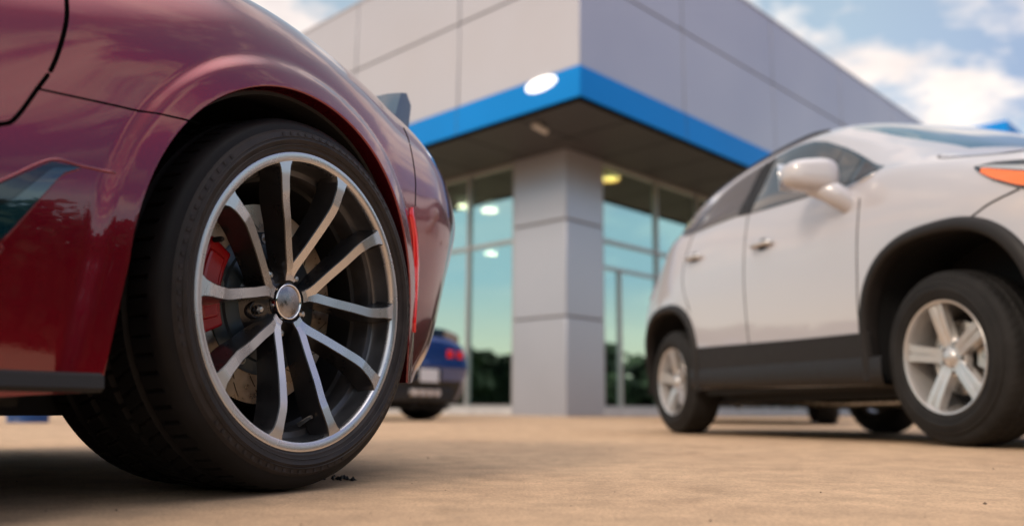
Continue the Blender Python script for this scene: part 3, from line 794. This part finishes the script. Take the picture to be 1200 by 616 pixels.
        # handles
        for s,z in ((1.27,1.045),(2.125,1.125)):
            w=B.W(s,z)
            pts=[(s-.095,w+.002,z-.006),(s-.08,w+.026,z-.003),(s,w+.036,z),(s+.07,w+.028,z+.003),(s+.09,w+.004,z+.005)]
            P=cr(np.array(pts),[5]*4); Q=[(q[0],-(q[1] if side>0 else 2*B.wc-q[1]),q[2]) for q in P]
            v,f=tube(Q,.0145,10); obj('door_handle',v,f,M['silver'],R,smooth=True)
            V,F=lathe([(0,.0),(.038,.0),(.043,-.004)],24,(0,0,0))
            V=[(s+v_[0]*1.3,-((w+.003) if side>0 else 2*B.wc-w-.003),z+v_[2]*.8) for v_ in V]; obj('handle_recess',V,F,M['cladding'],R)
        # headlamp
        hl=lerp([-.80,-.6,-.43,-.326,-.265,-.228],[.80,.855,.922,.978,1.022,1.055]); hu=lerp([-.80,-.6,-.43,-.31,-.228],[.935,.985,1.030,1.056,1.060])
        patch('headlight',-.78,-.230,hl,hu,.006,M['gloss_black'],40,8)
        lc=lambda a_,b_: (lambda s: hl(s)+(hu(s)-hl(s))*a_(s)), 
        f1=lambda s: hl(s)+(hu(s)-hl(s))*.10; f2=lambda s: hl(s)+(hu(s)-hl(s))*.58
        f3=lambda s: hl(s)+(hu(s)-hl(s))*.62; f4=lambda s: hl(s)+(hu(s)-hl(s))*.80
        patch('turn_signal',-.56,-.268,f1,f2,.010,M['orange_lens'],24,6)
        patch('headlight_strip',-.70,-.25,f3,f4,.010,M['silver'],24,3)
        patch('tail_light',2.955,3.25,lambda s:.98+.0*s,lerp([2.955,3.05,3.25],[1.02,1.17,1.14]),.006,M['red_lens'],14,8)
        # mirror
        def mw(w): return -(w if side>0 else 2*B.wc-w)
        bm=bmesh.new(); bmesh.ops.create_uvsphere(bm,u_segments=32,v_segments=20,radius=1)
        sp=lambda x,e: math.copysign(abs(x)**e,x)
        for vv in bm.verts:
            x,y,z=vv.co; x,y,z=sp(x,.8),sp(y,.68),sp(z,.66)
            w=.130+.122*y; tz=1-.20*y
            s=.61+.078*x*(1-.12*y)+.03*y; zz=1.246+.080*z*tz+.008*y
            if z<0: s+=.0
            vv.co=(s,mw(w),zz)
        me=bpy.data.meshes.new('wing_mirror'); bmesh.ops.recalc_face_normals(bm,faces=bm.faces); bm.to_mesh(me); bm.free(); me.materials.append(pm)
        me.polygons.foreach_set('use_smooth',[True]*len(me.polygons))
        mo=bpy.data.objects.new('wing_mirror',me); COL.objects.link(mo); mo.parent=R
        pts=[(.52,-.06,1.07),(.55,.03,1.14),(.60,.07,1.185),(.635,.10,1.215)]
        P=cr(np.array(pts),[5]*3); v,f=tube([(q[0],mw(q[1]),q[2]) for q in P],[.052]*4+[.055]*6+[.058]*6,14); obj('mirror_arm',v,f,pm,mo,smooth=True)
        V,F=boxg((.735,mw(.125),1.266),(.006,.18,.13)); ob=obj('mirror_glass',V,F,M['chrome'],mo); bevel(ob,.002,1)
        # roof rail
        P=[B.at(s,7.25) for s in np.linspace(1.02,2.55,24)]
        Q=[(q[0],mw(q[1]),q[2]+.012*min(1,min(i,23-i)/2.5)) for i,q in enumerate(P)]
        v,f=tube(Q,.010,8); obj('roof_rail',v,f,M['black'],R,smooth=True)
    # grille, lower, bumpers, plates, underside
    for z,h,wd in ((.80,.16,.95),(.52,.18,1.0)):
        v,f=boxg((-.855,.89,z),(.06,wd,h)); ob=obj('grille',v,f,M['black'],R); bevel(ob,.03,3)
    v,f=boxg((-.89,.89,.80),(.03,.99,.03)); ob=obj('grille_bar',v,f,M['chrome'],R); bevel(ob,.01,2)
    v,f=boxg((1.28,.89,.235),(3.6,1.35,.06)); obj('underbody',v,f,M['liner'],R)
    v,f=boxg((1.28,.89,.27),(1.65,1.70,.05)); obj('floor_pan',v,f,M['liner'],R)
    v,f=tube([(.5,1.1,.20),(1.6,1.1,.19),(2.3,1.15,.22),(3.2,1.3,.25)],.03,8); obj('exhaust_pipe',v,f,M['steel'],R,smooth=True)
    v,f=boxg((3.385,.89,.86),(.02,.5,.13)); ob=obj('plate_recess',v,f,M['black'],R); bevel(ob,.008,2)
    v,f=boxg((3.40,.89,.86),(.006,.31,.14)); ob=obj('number_plate',v,f,M['plate'],R); bevel(ob,.003,2)
    w=suv_wheel(R); w.location=(0,.01,.347)
    def cpw(loc,rz,ry=0):
        c=copy_tree(w,R); c.location=loc; c.rotation_euler=(0,ry,rz); return c
    cpw((2.555,.01,.347),0,.35); cpw((0,1.77,.347),PI,0); cpw((2.555,1.77,.347),PI,.06)
    return R,B
suv,UB=make_suv(M['white'])
ST=math.radians(13.6)
place(suv,(1.69+1.78*math.cos(ST),3.336+1.78*math.sin(ST),0),(-math.sin(ST),math.cos(ST)))
tag(suv,'white compact SUV with dark plastic cladding and silver five-spoke wheels, right of the column','suv','cars parked outside the dealership')
suv.rotation_euler=(0,math.radians(.55),math.atan2(math.cos(ST),-math.sin(ST))); suv.location.z=.014

# ------------------------------------------------------------------ building frame
K=np.array([1.059,16.276,0.]); bl=np.array([-.7193,.6947,0]); br=np.array([.6947,.7193,0]); up=np.array([0,0,1.])
bldg=empty('dealership_building',tuple(K),0,'grey panelled car dealership with blue canopy band and tall shop windows','building')
AX=[bl,br,up]
def bbox(name,a0,a1,b0,b1,z0,z1,m,parent=None,bev=0):
    c=bl*(a0+a1)/2+br*(b0+b1)/2+up*(z0+z1)/2
    v,f=boxg(c,(a1-a0,b1-b0,z1-z0),AX); ob=obj(name,v,f,m,parent or bldg)
    if bev: bevel(ob,bev,2)
    return ob
def joined(name,boxes,m,parent=None,bev=0):
    parts=[]
    for a0,a1,b0,b1,z0,z1 in boxes:
        c=bl*(a0+a1)/2+br*(b0+b1)/2+up*(z0+z1)/2; parts.append(boxg(c,(a1-a0,b1-b0,z1-z0),AX))
    v,f=merge(parts); ob=obj(name,v,f,m,parent or bldg)
    if bev: bevel(ob,bev,2)
    return ob
ZS=5.31
A0,B0=-1.97,-1.96
AEND,BEND=17.,20.5
g=.017
# cladding panels (real joints = gaps in front of a dark backing)
bbox('upper_wall',A0+.04,AEND-.02,B0+.04,BEND-.02,ZS+.03,9.14,M['joint'])
aj=[A0,1.07,4.51,7.95,11.4,14.8,AEND]; bj=[B0,1.28,5.08,8.9,12.7,16.6,BEND]; zj=[5.86,7.59,9.18]
for i in range(6):
    for k in range(2):
        bbox('wall_panel',aj[i]+(g if i else 0),aj[i+1]-g,B0,B0+.038,zj[k]+g,zj[k+1]-g if k==0 else zj[k+1],M['panel'],bev=.006)
        bbox('wall_panel',A0,A0+.038,bj[i]+(g if i else .040),bj[i+1]-g,zj[k]+g,zj[k+1]-g if k==0 else zj[k+1],M['panel'],bev=.006)
bbox('roof_coping',A0-.02,AEND,B0-.02,BEND,9.182,9.24,M['panel'],bev=.01)
joined('blue_band',[(A0-.03,AEND,B0-.03,B0+.036,ZS,5.86),(A0-.03,A0+.036,B0+.038,BEND,ZS,5.86)],M['band'],bev=.006)
for bx_ in [(x-.006,x+.006,B0-.033,B0-.029,ZS,5.858) for x in aj[1:-1]]+[(A0-.033,A0-.029,x-.006,x+.006,ZS,5.858) for x in bj[1:-1]]: joined('band_joint',[bx_],M['joint'])
joined('band_shadow_gap',[(A0-.01,AEND,B0-.01,B0+.05,ZS-.05,ZS-.003),(A0-.01,A0+.05,B0+.052,BEND,ZS-.05,ZS-.003)],M['seam'])
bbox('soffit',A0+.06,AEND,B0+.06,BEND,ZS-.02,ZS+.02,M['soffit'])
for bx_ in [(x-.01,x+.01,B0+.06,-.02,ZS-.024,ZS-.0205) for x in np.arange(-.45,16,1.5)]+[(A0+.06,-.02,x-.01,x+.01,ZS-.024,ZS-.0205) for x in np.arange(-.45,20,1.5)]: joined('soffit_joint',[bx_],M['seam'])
# corner column with joints
bbox('column_core',.03,1.39,.03,1.14,0,ZS-.025,M['joint'])
for z0,z1 in ((.03,1.905),(1.935,3.83),(3.86,ZS-.022)):
    bbox('column_panel',0.,1.42,0.,1.17,z0,z1,M['panel'],bev=.012)
bbox('column_foot',.01,1.41,.01,1.16,0,.03,M['kerb'])
# glazing
wl=dict(a0=1.42,a1=15.8); wr=dict(b0=1.17,b1=19.5)
bbox('window_glass',1.42,15.8,.09,.10,.15,ZS-.03,M['shop_glass'])
bbox('window_glass',.09,.10,1.17,19.5,.15,ZS-.03,M['shop_glass'])
vl=[1.455,2.86,4.3,5.75,7.2,8.65,10.1,11.55,13,14.4,15.77]; vr=[1.205,3.22,4.95,6.8,8.66,9.90,11.8,13.7,15.6,17.5,19.46]
hz=[.18,3.60,ZS-.06]
mull=[(x-.035,x+.035,.03,.14,.15,ZS-.03) for x in vl]
for z in hz: mull+=[(a+.036,b-.036,.034,.136,z-.035,z+.035) for a,b in zip(vl[:-1],vl[1:])]
joined('window_frame',mull,M['mullion'])
mull=[(.03,.14,x-.035,x+.035,.15,ZS-.03) for x in vr]
for z in hz: mull+=[(.034,.136,a+.036,b-.036,z-.035,z+.035) for a,b in zip(vr[:-1],vr[1:])]
mull+=[(.036,.134,1.241,3.184,3.01,3.07),(.036,.134,1.79,1.85,.216,3.01)]
joined('window_frame',mull,M['mullion'])
joined('door_frame',[(.036,.134,8.0,8.05,.216,2.5)],M['mullion'])
joined('base_kerb',[(1.42,AEND,-.02,.3,0,.148),(-.02,.3,1.17,BEND,0,.148)],M['kerb'],bev=.01)
# room
bbox('showroom_floor',.3,AEND-.3,.3,BEND-.3,.02,.146,M['tile'])
joined('showroom_wall',[(AEND-.3,AEND-.1,.1,BEND-.1,.15,ZS-.03),(.1,AEND-.3,BEND-.3,BEND-.1,.15,ZS-.03),(9.5,9.7,9,BEND-.4,.15,ZS-.1),(.4,9.4,14.0,14.2,.15,ZS-.1)],M['room'])
def blc(a,b,z): return bl*a+br*b+up*z
for a,b,y in ((4.82,1.74,0),(4.67,2.45,0),(.51,2.14,1),(9.06,6.84,0)):
    v,f=lathe([(0,0),(.17,0),(.17,-.03),(.2,-.03),(.2,.0),(.185,.01)],24)
    c=blc(a,b,5.17); V=[(c[0]+q[0],c[1]+q[2],c[2]+q[1]*1) for q in v]
    ob=obj('ceiling_light',V,f,M['lamp_y'] if y else M['lamp'],bldg,angle=40)
    bbox('light_stem',a-.03,a+.03,b-.03,b+.03,5.2,ZS-.02,M['black'],parent=ob)
# raised white oval that glows on the blue band and small camera under the soffit
c=blc(-1.12,B0-.05,5.74)
v,f=lathe([(0,.02),(.15,.018),(.20,.005),(.215,-.02),(.215,-.06)],40)
V=[]
for q in v:
    x,w,z=q[0],-q[1],q[2]; p=c+K+bl*x*1.7+up*z*.62-br*w; V.append(tuple(p-K))
o=obj('glowing_oval',[tuple(np.array(p)+K) for p in V],f,M['oval_glow'],None,angle=40); tag(o,'glowing white oval on the blue canopy band left of the corner','lamp')
c=K+blc(-.56,-1.41,ZS-.02)
cam_r=empty('security_camera',tuple(c-up*.0),0,'small off-white security camera hanging under the dark canopy soffit','camera')
v,f=tube([(0,0,0),(0,0,-.07)],.04,14); obj('mount',v,f,M['offwhite'],cam_r,angle=40)
v,f=tube([(-.12,-.10,-.04),(-.11,-.09,-.045),(.13,.05,-.13),(.15,.06,-.137)],[.045,.055,.055,.04],16); obj('housing',v,f,M['offwhite'],cam_r,angle=40)
# blue entrance tower further along the right facade
bbox('entrance_tower',A0-1.35,A0+1.2,BEND-.5,BEND+5,0,10.25,M['band'],bev=.02)
bldg.location=tuple(K)

# ------------------------------------------------------------------ more cars
def unit(x,y): L=math.hypot(x,y); return (x/L,y/L)
hd=unit(-.80,.60)               # heading of blue car; its tail faces right-front
blue=copy_tree(sports,None,{'crimson_paint':M['blue']})
tag(blue,'blue sports car seen from behind, four round exhaust tips, by the left shop window','sports car','cars parked outside the dealership')
tx,ty=-.92,9.6                 # tail centre
dxv=(-hd[0],-hd[1]); yv=(-dxv[1],dxv[0])
# local point (.85,.96) must land on the tail centre
def land(o,local,world,dx,z=0):
    y_=(-dx[1],dx[0]); o.location=(world[0]-dx[0]*local[0]-y_[0]*local[1],world[1]-dx[1]*local[0]-y_[1]*local[1],z); o.rotation_euler=(0,0,math.atan2(dx[1],dx[0]))
land(blue,(.85,.96),(tx,ty),dxv)
in1=copy_tree(suv,None,{'white_paint':M['dark_car']})
tag(in1,'dark vehicle inside the showroom behind the left window','suv','display cars inside the showroom')
p=K+blc(4.6,2.4,.146); land(in1,(1.3,.89),(p[0],p[1]),unit(*( -bl[:2]))); in1.location.z=.146
in2=copy_tree(suv,None,{'white_paint':M['blue']})
tag(in2,'dark blue vehicle inside the showroom behind the right window','suv','display cars inside the showroom')
p=K+blc(2.6,4.9,.146); land(in2,(1.3,.89),(p[0],p[1]),unit(*( br[:2]))); in2.location.z=.146
far=copy_tree(suv,None,{'white_paint':M['dark_car']})
tag(far,'dark vehicle parked beyond the white SUV, only its wheel showing underneath','suv','cars parked outside the dealership')
land(far,(0.,.0),(3.55,9.3),unit(.30,.95))
far.rotation_euler[0]=0; far.rotation_euler[1]=0; far.location.z=0
for o_ in (in1,in2): o_.rotation_euler[0]=0; o_.rotation_euler[1]=0

# blue drum standing beyond the red car
v,f=lathe([(0,.0),(.155,0),(.16,.01),(.152,.03),(.165,.20),(.172,.215),(.166,.23),(.178,.46),(.188,.48),(.188,.5),(.17,.5),(.165,.05),(0,.05)],40)
dr=obj('planter',[(q[0],q[2],-q[1]) for q in v],f,mat('blue_plastic',(.01,.06,.22),.4,noise=(8,.2)),None,angle=35); dr.location=(-4.0,7.12,0); tag(dr,'dark blue tub on the ground seen underneath the crimson car','tub')

# ------------------------------------------------------------------ ground
def gz(x,y):
    # gentle falls in the slab
    f=.015*math.exp(-(((x-1.69)/1.4)**2+((y-3.2)/1.3)**2))-.013*math.exp(-(((x-1.2)/1.6)**2+((y-5.8)/1.2)**2))
    return f
xs=np.concatenate([[-600,-200,-80,-40,-20],np.linspace(-12,12,121),[20,40,80,200,600]]); ys=np.concatenate([[-600,-200,-80,-30,-10,-4],np.linspace(-2,18,134),[25,40,80,200,600]])
V=[(x,y,gz(x,y)) for x in xs for y in ys]; n=len(ys); F=[(i*n+j,(i+1)*n+j,(i+1)*n+j+1,i*n+j+1) for i in range(len(xs)-1) for j in range(n-1)]
m=bpy.data.materials.new('tan_concrete'); m.use_nodes=True; nt=m.node_tree; b=nt.nodes['Principled BSDF']; L=nt.links
tc=nt.nodes.new('ShaderNodeTexCoord')
def noise(s,d=5,r=.6):
    q=nt.nodes.new('ShaderNodeTexNoise'); q.inputs['Scale'].default_value=s; q.inputs['Detail'].default_value=d; q.inputs['Roughness'].default_value=r; L.new(tc.outputs['Object'],q.inputs['Vector']); return q
n1,n2,n3,n4=noise(.7,6),noise(9,6,.7),noise(160,3,.7),noise(420,2)
cr1=nt.nodes.new('ShaderNodeValToRGB'); e=cr1.color_ramp.elements; e[0].position=.33; e[0].color=(.50,.335,.21,1); e[1].position=.68; e[1].color=(.60,.415,.26,1); L.new(n1.outputs['Fac'],cr1.inputs['Fac'])
def mixc(fac,a,bcol,blend='MULTIPLY',f=1.):
    q=nt.nodes.new('ShaderNodeMix'); q.data_type='RGBA'; q.blend_type=blend; q.inputs['Factor'].default_value=f
    if fac is not None: L.new(fac,q.inputs['Factor'])
    L.new(a,q.inputs['A']); 
    if isinstance(bcol,tuple): q.inputs['B'].default_value=(*bcol,1)
    else: L.new(bcol,q.inputs['B'])
    return q.outputs['Result']
def ramp(src,p0,c0,p1,c1):
    q=nt.nodes.new('ShaderNodeValToRGB'); e=q.color_ramp.elements; e[0].position=p0; e[0].color=(*c0,1); e[1].position=p1; e[1].color=(*c1,1); L.new(src,q.inputs['Fac']); return q.outputs['Color']
c=mixc(None,cr1.outputs['Color'],ramp(n2.outputs['Fac'],.35,(.80,.80,.80),.65,(1.12,1.1,1.08)))
c=mixc(None,c,ramp(n3.outputs['Fac'],.3,(.72,.72,.74),.6,(1.1,1.1,1.1)))
c=mixc(None,c,ramp(n4.outputs['Fac'],.3,(.85,.85,.85),.7,(1.12,1.12,1.12)))
# dark pits and stains
v=nt.nodes.new('ShaderNodeTexVoronoi'); v.inputs['Scale'].default_value=22; v.inputs['Randomness'].default_value=1; L.new(tc.outputs['Object'],v.inputs['Vector'])
c=mixc(None,c,ramp(v.outputs['Distance'],.02,(.6,.56,.52),.05,(1,1,1)))
c=mixc(None,c,ramp(noise(2.3,8,.7).outputs['Fac'],.30,(.82,.80,.78),.44,(1,1,1)))
L.new(c,b.inputs['Base Color']); b.inputs['Roughness'].default_value=.86; b.inputs['Specular IOR Level'].default_value=.25
bp=nt.nodes.new('ShaderNodeBump'); bp.inputs['Strength'].default_value=.5; bp.inputs['Distance'].default_value=.003; L.new(n3.outputs['Fac'],bp.inputs['Height']); L.new(bp.outputs['Normal'],b.inputs['Normal'])
gr=obj('ground',V,F,m,None,smooth=True); tag(gr,kind='structure')
# grit at the tyre and over the slab: tiny stones
parts=[]
rr=random.Random(11)
def stone(x,y,r):
    V=[];base=[(1,0,0),(-1,0,0),(0,1,0),(0,-1,0),(0,0,1),(0,0,-.4)]
    a=rr.random()*6
    for p in base:
        k=r*(.6+.7*rr.random()); X=p[0]*math.cos(a)-p[1]*math.sin(a); Y=p[0]*math.sin(a)+p[1]*math.cos(a); V.append((x+X*k,y+Y*k,gz(x,y)+r*.3+p[2]*k*.8))
    return V,[(0,2,4),(2,1,4),(1,3,4),(3,0,4),(2,0,5),(1,2,5),(3,1,5),(0,3,5)]
for i in range(260):
    y=1.1+rr.random()**1.6*7; x=(rr.random()*2-1)*(.8+y*.7); parts.append(stone(x,y,.0012+.0022*rr.random()**3))
v,f=merge(parts); o=obj('grit',v,f,mat('grit',(.12,.085,.055),.9),None); tag(o,'loose grit scattered over the tan concrete','grit',kind='stuff')
parts=[stone(-.350+rr.gauss(0,.014),1.80+rr.gauss(0,.022),.003+.005*rr.random()) for i in range(22)]
v,f=merge(parts); o=obj('rubber_crumbs',v,f,M['rubber'],None); tag(o,'black rubber crumbs against the foot of the big foreground tyre','crumbs',kind='stuff')
# lawn and wood all round the lot
V=[];F=[]
n=72
for i in range(n):
    a=2*PI*i/n
    for r in (62,400): V.append((r*math.cos(a),r*math.sin(a),.004))
for i in range(n): j=(i+1)%n; F.append((2*i,2*i+1,2*j+1,2*j))
o=obj('lawn',V,F,mat('lawn_grass',(.06,.10,.03),.9,noise=(.5,.3)),None); tag(o,kind='structure')
V=[];F=[];tr=random.Random(4)
for k in range(210):
    a=2*PI*(k+tr.random())/210
    R_=78+tr.random()*16; x0,y0=R_*math.cos(a),R_*math.sin(a)
    h=3.2+tr.random()*3.6; w=2.6+tr.random()*2
    for q in range(230):
        u,v_,t=tr.gauss(0,1),tr.gauss(0,1),tr.random()
        wz=w*(1.05-abs(t-.45)*1.25)*.55
        c=(x0+u*wz,y0+v_*wz,.3+t*h); s_=.35+tr.random()*.5
        ax=Vector((tr.gauss(0,1),tr.gauss(0,1),tr.gauss(0,1))).normalized(); bx=ax.orthogonal().normalized(); b0=len(V)
        for sx,sy in ((-1,-1),(1,-1),(1,1),(-1,1)):
            p=Vector(c)+ax*sx*s_+bx*sy*s_*.7; V.append(tuple(p))
        F.append((b0,b0+1,b0+2,b0+3))
for k in range(62):
    az_=math.radians(72+k*1.9+tr.random()); ra_=42+tr.random()*8; x0,y0=ra_*math.sin(az_),ra_*math.cos(az_); h=6.8+tr.random()*3.; w=2.6+tr.random()*1.2
    for q in range(300):
        u,v_,t=tr.gauss(0,1),tr.gauss(0,1),tr.random(); wz=w*(1.05-abs(t-.45)*1.25)*.55
        c=(x0+u*wz,y0+v_*wz,.2+t*h); s_=.22+tr.random()*.35
        ax=Vector((tr.gauss(0,1),tr.gauss(0,1),tr.gauss(0,1))).normalized(); bx=ax.orthogonal().normalized(); b0=len(V)
        for sx_,sy_ in ((-1,-1),(1,-1),(1,1),(-1,1)): V.append(tuple(Vector(c)+ax*sx_*s_+bx*sy_*s_*.7))
        F.append((b0,b0+1,b0+2,b0+3))
o=obj('distant_wood',V,F,mat('distant_foliage',(.035,.055,.025),.9,noise=(.2,.4)),None,recalc=False); tag(o,'dark belt of trees around the far edge of the car lot','trees',kind='stuff')

# ------------------------------------------------------------------ light, sky, camera
SUN_AZ=math.atan2(-.6,-.8); SUN_EL=math.radians(36)
sd=Vector((math.sin(SUN_AZ)*math.cos(SUN_EL),math.cos(SUN_AZ)*math.cos(SUN_EL),math.sin(SUN_EL)))
sl=bpy.data.lights.new('sun','SUN'); sl.energy=1.5; sl.angle=math.radians(14); sl.color=(1,.83,.66)
so=bpy.data.objects.new('sun',sl); COL.objects.link(so); so.rotation_euler=(-sd).to_track_quat('-Z','Y').to_euler()
w=bpy.data.worlds.new('World'); scene.world=w; w.use_nodes=True; nt=w.node_tree; L=nt.links; bg=nt.nodes['Background']
sky=nt.nodes.new('ShaderNodeTexSky'); sky.sky_type='NISHITA'; sky.sun_disc=False; sky.sun_elevation=SUN_EL; sky.sun_rotation=SUN_AZ%(2*PI); sky.dust_density=1.5; sky.air_density=1.0
tc=nt.nodes.new('ShaderNodeTexCoord'); sx=nt.nodes.new('ShaderNodeSeparateXYZ'); L.new(tc.outputs['Generated'],sx.inputs[0])
def mth(op,a,b=None):
    q=nt.nodes.new('ShaderNodeMath'); q.operation=op
    for i,x in enumerate((a,b)):
        if x is None: continue
        if isinstance(x,(int,float)): q.inputs[i].default_value=x
        else: L.new(x,q.inputs[i])
    return q.outputs[0]
zc=mth('ADD',mth('MAXIMUM',sx.outputs['Z'],0.),.20)
cmb=nt.nodes.new('ShaderNodeCombineXYZ'); L.new(mth('DIVIDE',sx.outputs['X'],zc),cmb.inputs[0]); L.new(mth('DIVIDE',sx.outputs['Y'],zc),cmb.inputs[1]); cmb.inputs[2].default_value=8.7
n1=nt.nodes.new('ShaderNodeTexNoise'); n1.inputs['Scale'].default_value=3.1; n1.inputs['Detail'].default_value=9; n1.inputs['Roughness'].default_value=.58; n1.inputs['Distortion'].default_value=.12; L.new(cmb.outputs[0],n1.inputs['Vector'])
CR=nt.nodes.new('ShaderNodeValToRGB'); e=CR.color_ramp.elements; e[0].position=.45; e[0].color=(0,0,0,1); e[1].position=.57; e[1].color=(1,1,1,1); zf=nt.nodes.new('ShaderNodeMapRange'); zf.inputs['From Min'].default_value=.36; zf.inputs['From Max'].default_value=.62; zf.inputs['To Min'].default_value=0; zf.inputs['To Max'].default_value=.045; L.new(sx.outputs['Z'],zf.inputs['Value'])
L.new(mth('SUBTRACT',n1.outputs['Fac'],zf.outputs['Result']),CR.inputs['Fac'])
n2=nt.nodes.new('ShaderNodeTexNoise'); n2.inputs['Scale'].default_value=2.6; n2.inputs['Detail'].default_value=6; L.new(cmb.outputs[0],n2.inputs['Vector'])
cc=nt.nodes.new('ShaderNodeValToRGB'); e=cc.color_ramp.elements; e[0].position=.35; e[0].color=(4.9,4.4,4.4,1); e[1].position=.62; e[1].color=(7.9,7.1,6.5,1); L.new(n2.outputs['Fac'],cc.inputs['Fac'])
mx=nt.nodes.new('ShaderNodeMix'); mx.data_type='RGBA'; L.new(CR.outputs['Color'],mx.inputs['Factor']); hz=nt.nodes.new('ShaderNodeMix'); hz.data_type='RGBA'; hz.inputs['Factor'].default_value=.48; L.new(sky.outputs['Color'],hz.inputs['A']); hz.inputs['B'].default_value=(4.2,5.0,5.1,1); bw0=nt.nodes.new('ShaderNodeMapRange'); bw0.inputs['From Min'].default_value=.35; bw0.inputs['From Max'].default_value=.85; bw0.inputs['To Min'].default_value=0; bw0.inputs['To Max'].default_value=.85; L.new(sx.outputs['X'],bw0.inputs['Value'])
b0=nt.nodes.new('ShaderNodeMix'); b0.data_type='RGBA'; L.new(bw0.outputs['Result'],b0.inputs['Factor']); L.new(hz.outputs['Result'],b0.inputs['A']); b0.inputs['B'].default_value=(1.3,1.4,3.4,1)
L.new(b0.outputs['Result'],mx.inputs['A']); L.new(cc.outputs['Color'],mx.inputs['B'])
# warm evening band low over the horizon
hzr=nt.nodes.new('ShaderNodeMapRange'); hzr.inputs['From Min'].default_value=.15; hzr.inputs['From Max'].default_value=.06; hzr.inputs['To Min'].default_value=0; hzr.inputs['To Max'].default_value=.8; L.new(sx.outputs['Z'],hzr.inputs['Value'])
mh=nt.nodes.new('ShaderNodeMix'); mh.data_type='RGBA'; L.new(hzr.outputs['Result'],mh.inputs['Factor']); L.new(mx.outputs['Result'],mh.inputs['A']); mh.inputs['B'].default_value=(7.4,6.6,4.6,1)
gw=nt.nodes.new('ShaderNodeMapRange'); gw.inputs['From Min'].default_value=-.55; gw.inputs['From Max'].default_value=-.88; gw.inputs['To Min'].default_value=0; gw.inputs['To Max'].default_value=1.; L.new(mth('ADD',mth('MULTIPLY',sx.outputs['X'],.92),mth('MULTIPLY',sx.outputs['Y'],.39)),gw.inputs['Value'])
ge=nt.nodes.new('ShaderNodeMapRange'); ge.inputs['From Min'].default_value=.75; ge.inputs['From Max'].default_value=.15; ge.inputs['To Min'].default_value=0; ge.inputs['To Max'].default_value=.75; L.new(sx.outputs['Z'],ge.inputs['Value'])
gx=nt.nodes.new('ShaderNodeMix'); gx.data_type='RGBA'; gs=nt.nodes.new('ShaderNodeMapRange'); gs.inputs['From Min'].default_value=.25; gs.inputs['From Max'].default_value=.32; L.new(sx.outputs['Z'],gs.inputs['Value'])
L.new(mth('MULTIPLY',gs.outputs['Result'],mth('MULTIPLY',gw.outputs['Result'],ge.outputs['Result'])),gx.inputs['Factor']); lb=nt.nodes.new('ShaderNodeMapRange'); lb.inputs['From Min'].default_value=.30; lb.inputs['From Max'].default_value=.22; lb.inputs['To Min'].default_value=0; lb.inputs['To Max'].default_value=.85; L.new(sx.outputs['Z'],lb.inputs['Value'])
ml=nt.nodes.new('ShaderNodeMix'); ml.data_type='RGBA'; L.new(lb.outputs['Result'],ml.inputs['Factor']); L.new(mx.outputs['Result'],ml.inputs['A']); ml.inputs['B'].default_value=(3.5,5.0,5.6,1)
L.new(ml.outputs['Result'],mh.inputs['A'])
zb=nt.nodes.new('ShaderNodeMapRange'); zb.inputs['From Min'].default_value=.82; zb.inputs['From Max'].default_value=.95; zb.inputs['To Min'].default_value=0; zb.inputs['To Max'].default_value=.85; L.new(sx.outputs['Z'],zb.inputs['Value'])
mz=nt.nodes.new('ShaderNodeMix'); mz.data_type='RGBA'; L.new(zb.outputs['Result'],mz.inputs['Factor']); L.new(mh.outputs['Result'],mz.inputs['A']); mz.inputs['B'].default_value=(17.,15.8,15.8,1)
L.new(mz.outputs['Result'],gx.inputs['A']); gx.inputs['B'].default_value=(18.,11.8,6.0,1)
bw=nt.nodes.new('ShaderNodeMapRange'); bw.inputs['From Min'].default_value=.45; bw.inputs['From Max'].default_value=.95; bw.inputs['To Min'].default_value=0; bw.inputs['To Max'].default_value=1.; L.new(sx.outputs['X'],bw.inputs['Value'])
be=nt.nodes.new('ShaderNodeMapRange'); be.inputs['From Min'].default_value=.50; be.inputs['From Max'].default_value=.30; be.inputs['To Min'].default_value=0; be.inputs['To Max'].default_value=1.2; L.new(sx.outputs['Z'],be.inputs['Value'])
bz=nt.nodes.new('ShaderNodeMapRange'); bz.inputs['From Min'].default_value=.27; bz.inputs['From Max'].default_value=.33; L.new(sx.outputs['Z'],bz.inputs['Value'])
b2=nt.nodes.new('ShaderNodeMix'); b2.data_type='RGBA'; L.new(mth('MULTIPLY',mth('MULTIPLY',bw.outputs['Result'],be.outputs['Result']),bz.outputs['Result']),b2.inputs['Factor']); L.new(gx.outputs['Result'],b2.inputs['A']); b2.inputs['B'].default_value=(1.1,1.8,3.3,1)
L.new(b2.outputs['Result'],bg.inputs['Color']); bg.inputs['Strength'].default_value=.15

P_=math.atan(170/990); R_=.008
f_=Vector((0,math.cos(P_),math.sin(P_))); r0=Vector((1,0,0)); u0=r0.cross(f_)
r2=r0*math.cos(R_)+u0*math.sin(R_); u2=-r0*math.sin(R_)+u0*math.cos(R_)
cd=bpy.data.cameras.new('camera'); co=bpy.data.objects.new('camera',cd); COL.objects.link(co)
mw_=Matrix((r2,u2,-f_)).transposed().to_4x4(); mw_.translation=Vector((0,0,.148)); co.matrix_world=mw_
cd.sensor_fit='HORIZONTAL'; cd.sensor_width=36; cd.lens=990/1200*36; cd.clip_start=.02; cd.clip_end=3000
cd.dof.use_dof=True; cd.dof.focus_distance=1.56; cd.dof.aperture_fstop=1.9
scene.camera=co
scene.view_settings.view_transform='Standard'; scene.view_settings.look='None'; scene.view_settings.exposure=.12; scene.view_settings.gamma=1
scene.view_settings.use_curve_mapping=False
scene.cycles.max_bounces=8; scene.cycles.glossy_bounces=5; scene.cycles.transparent_max_bounces=8; scene.cycles.use_denoising=True
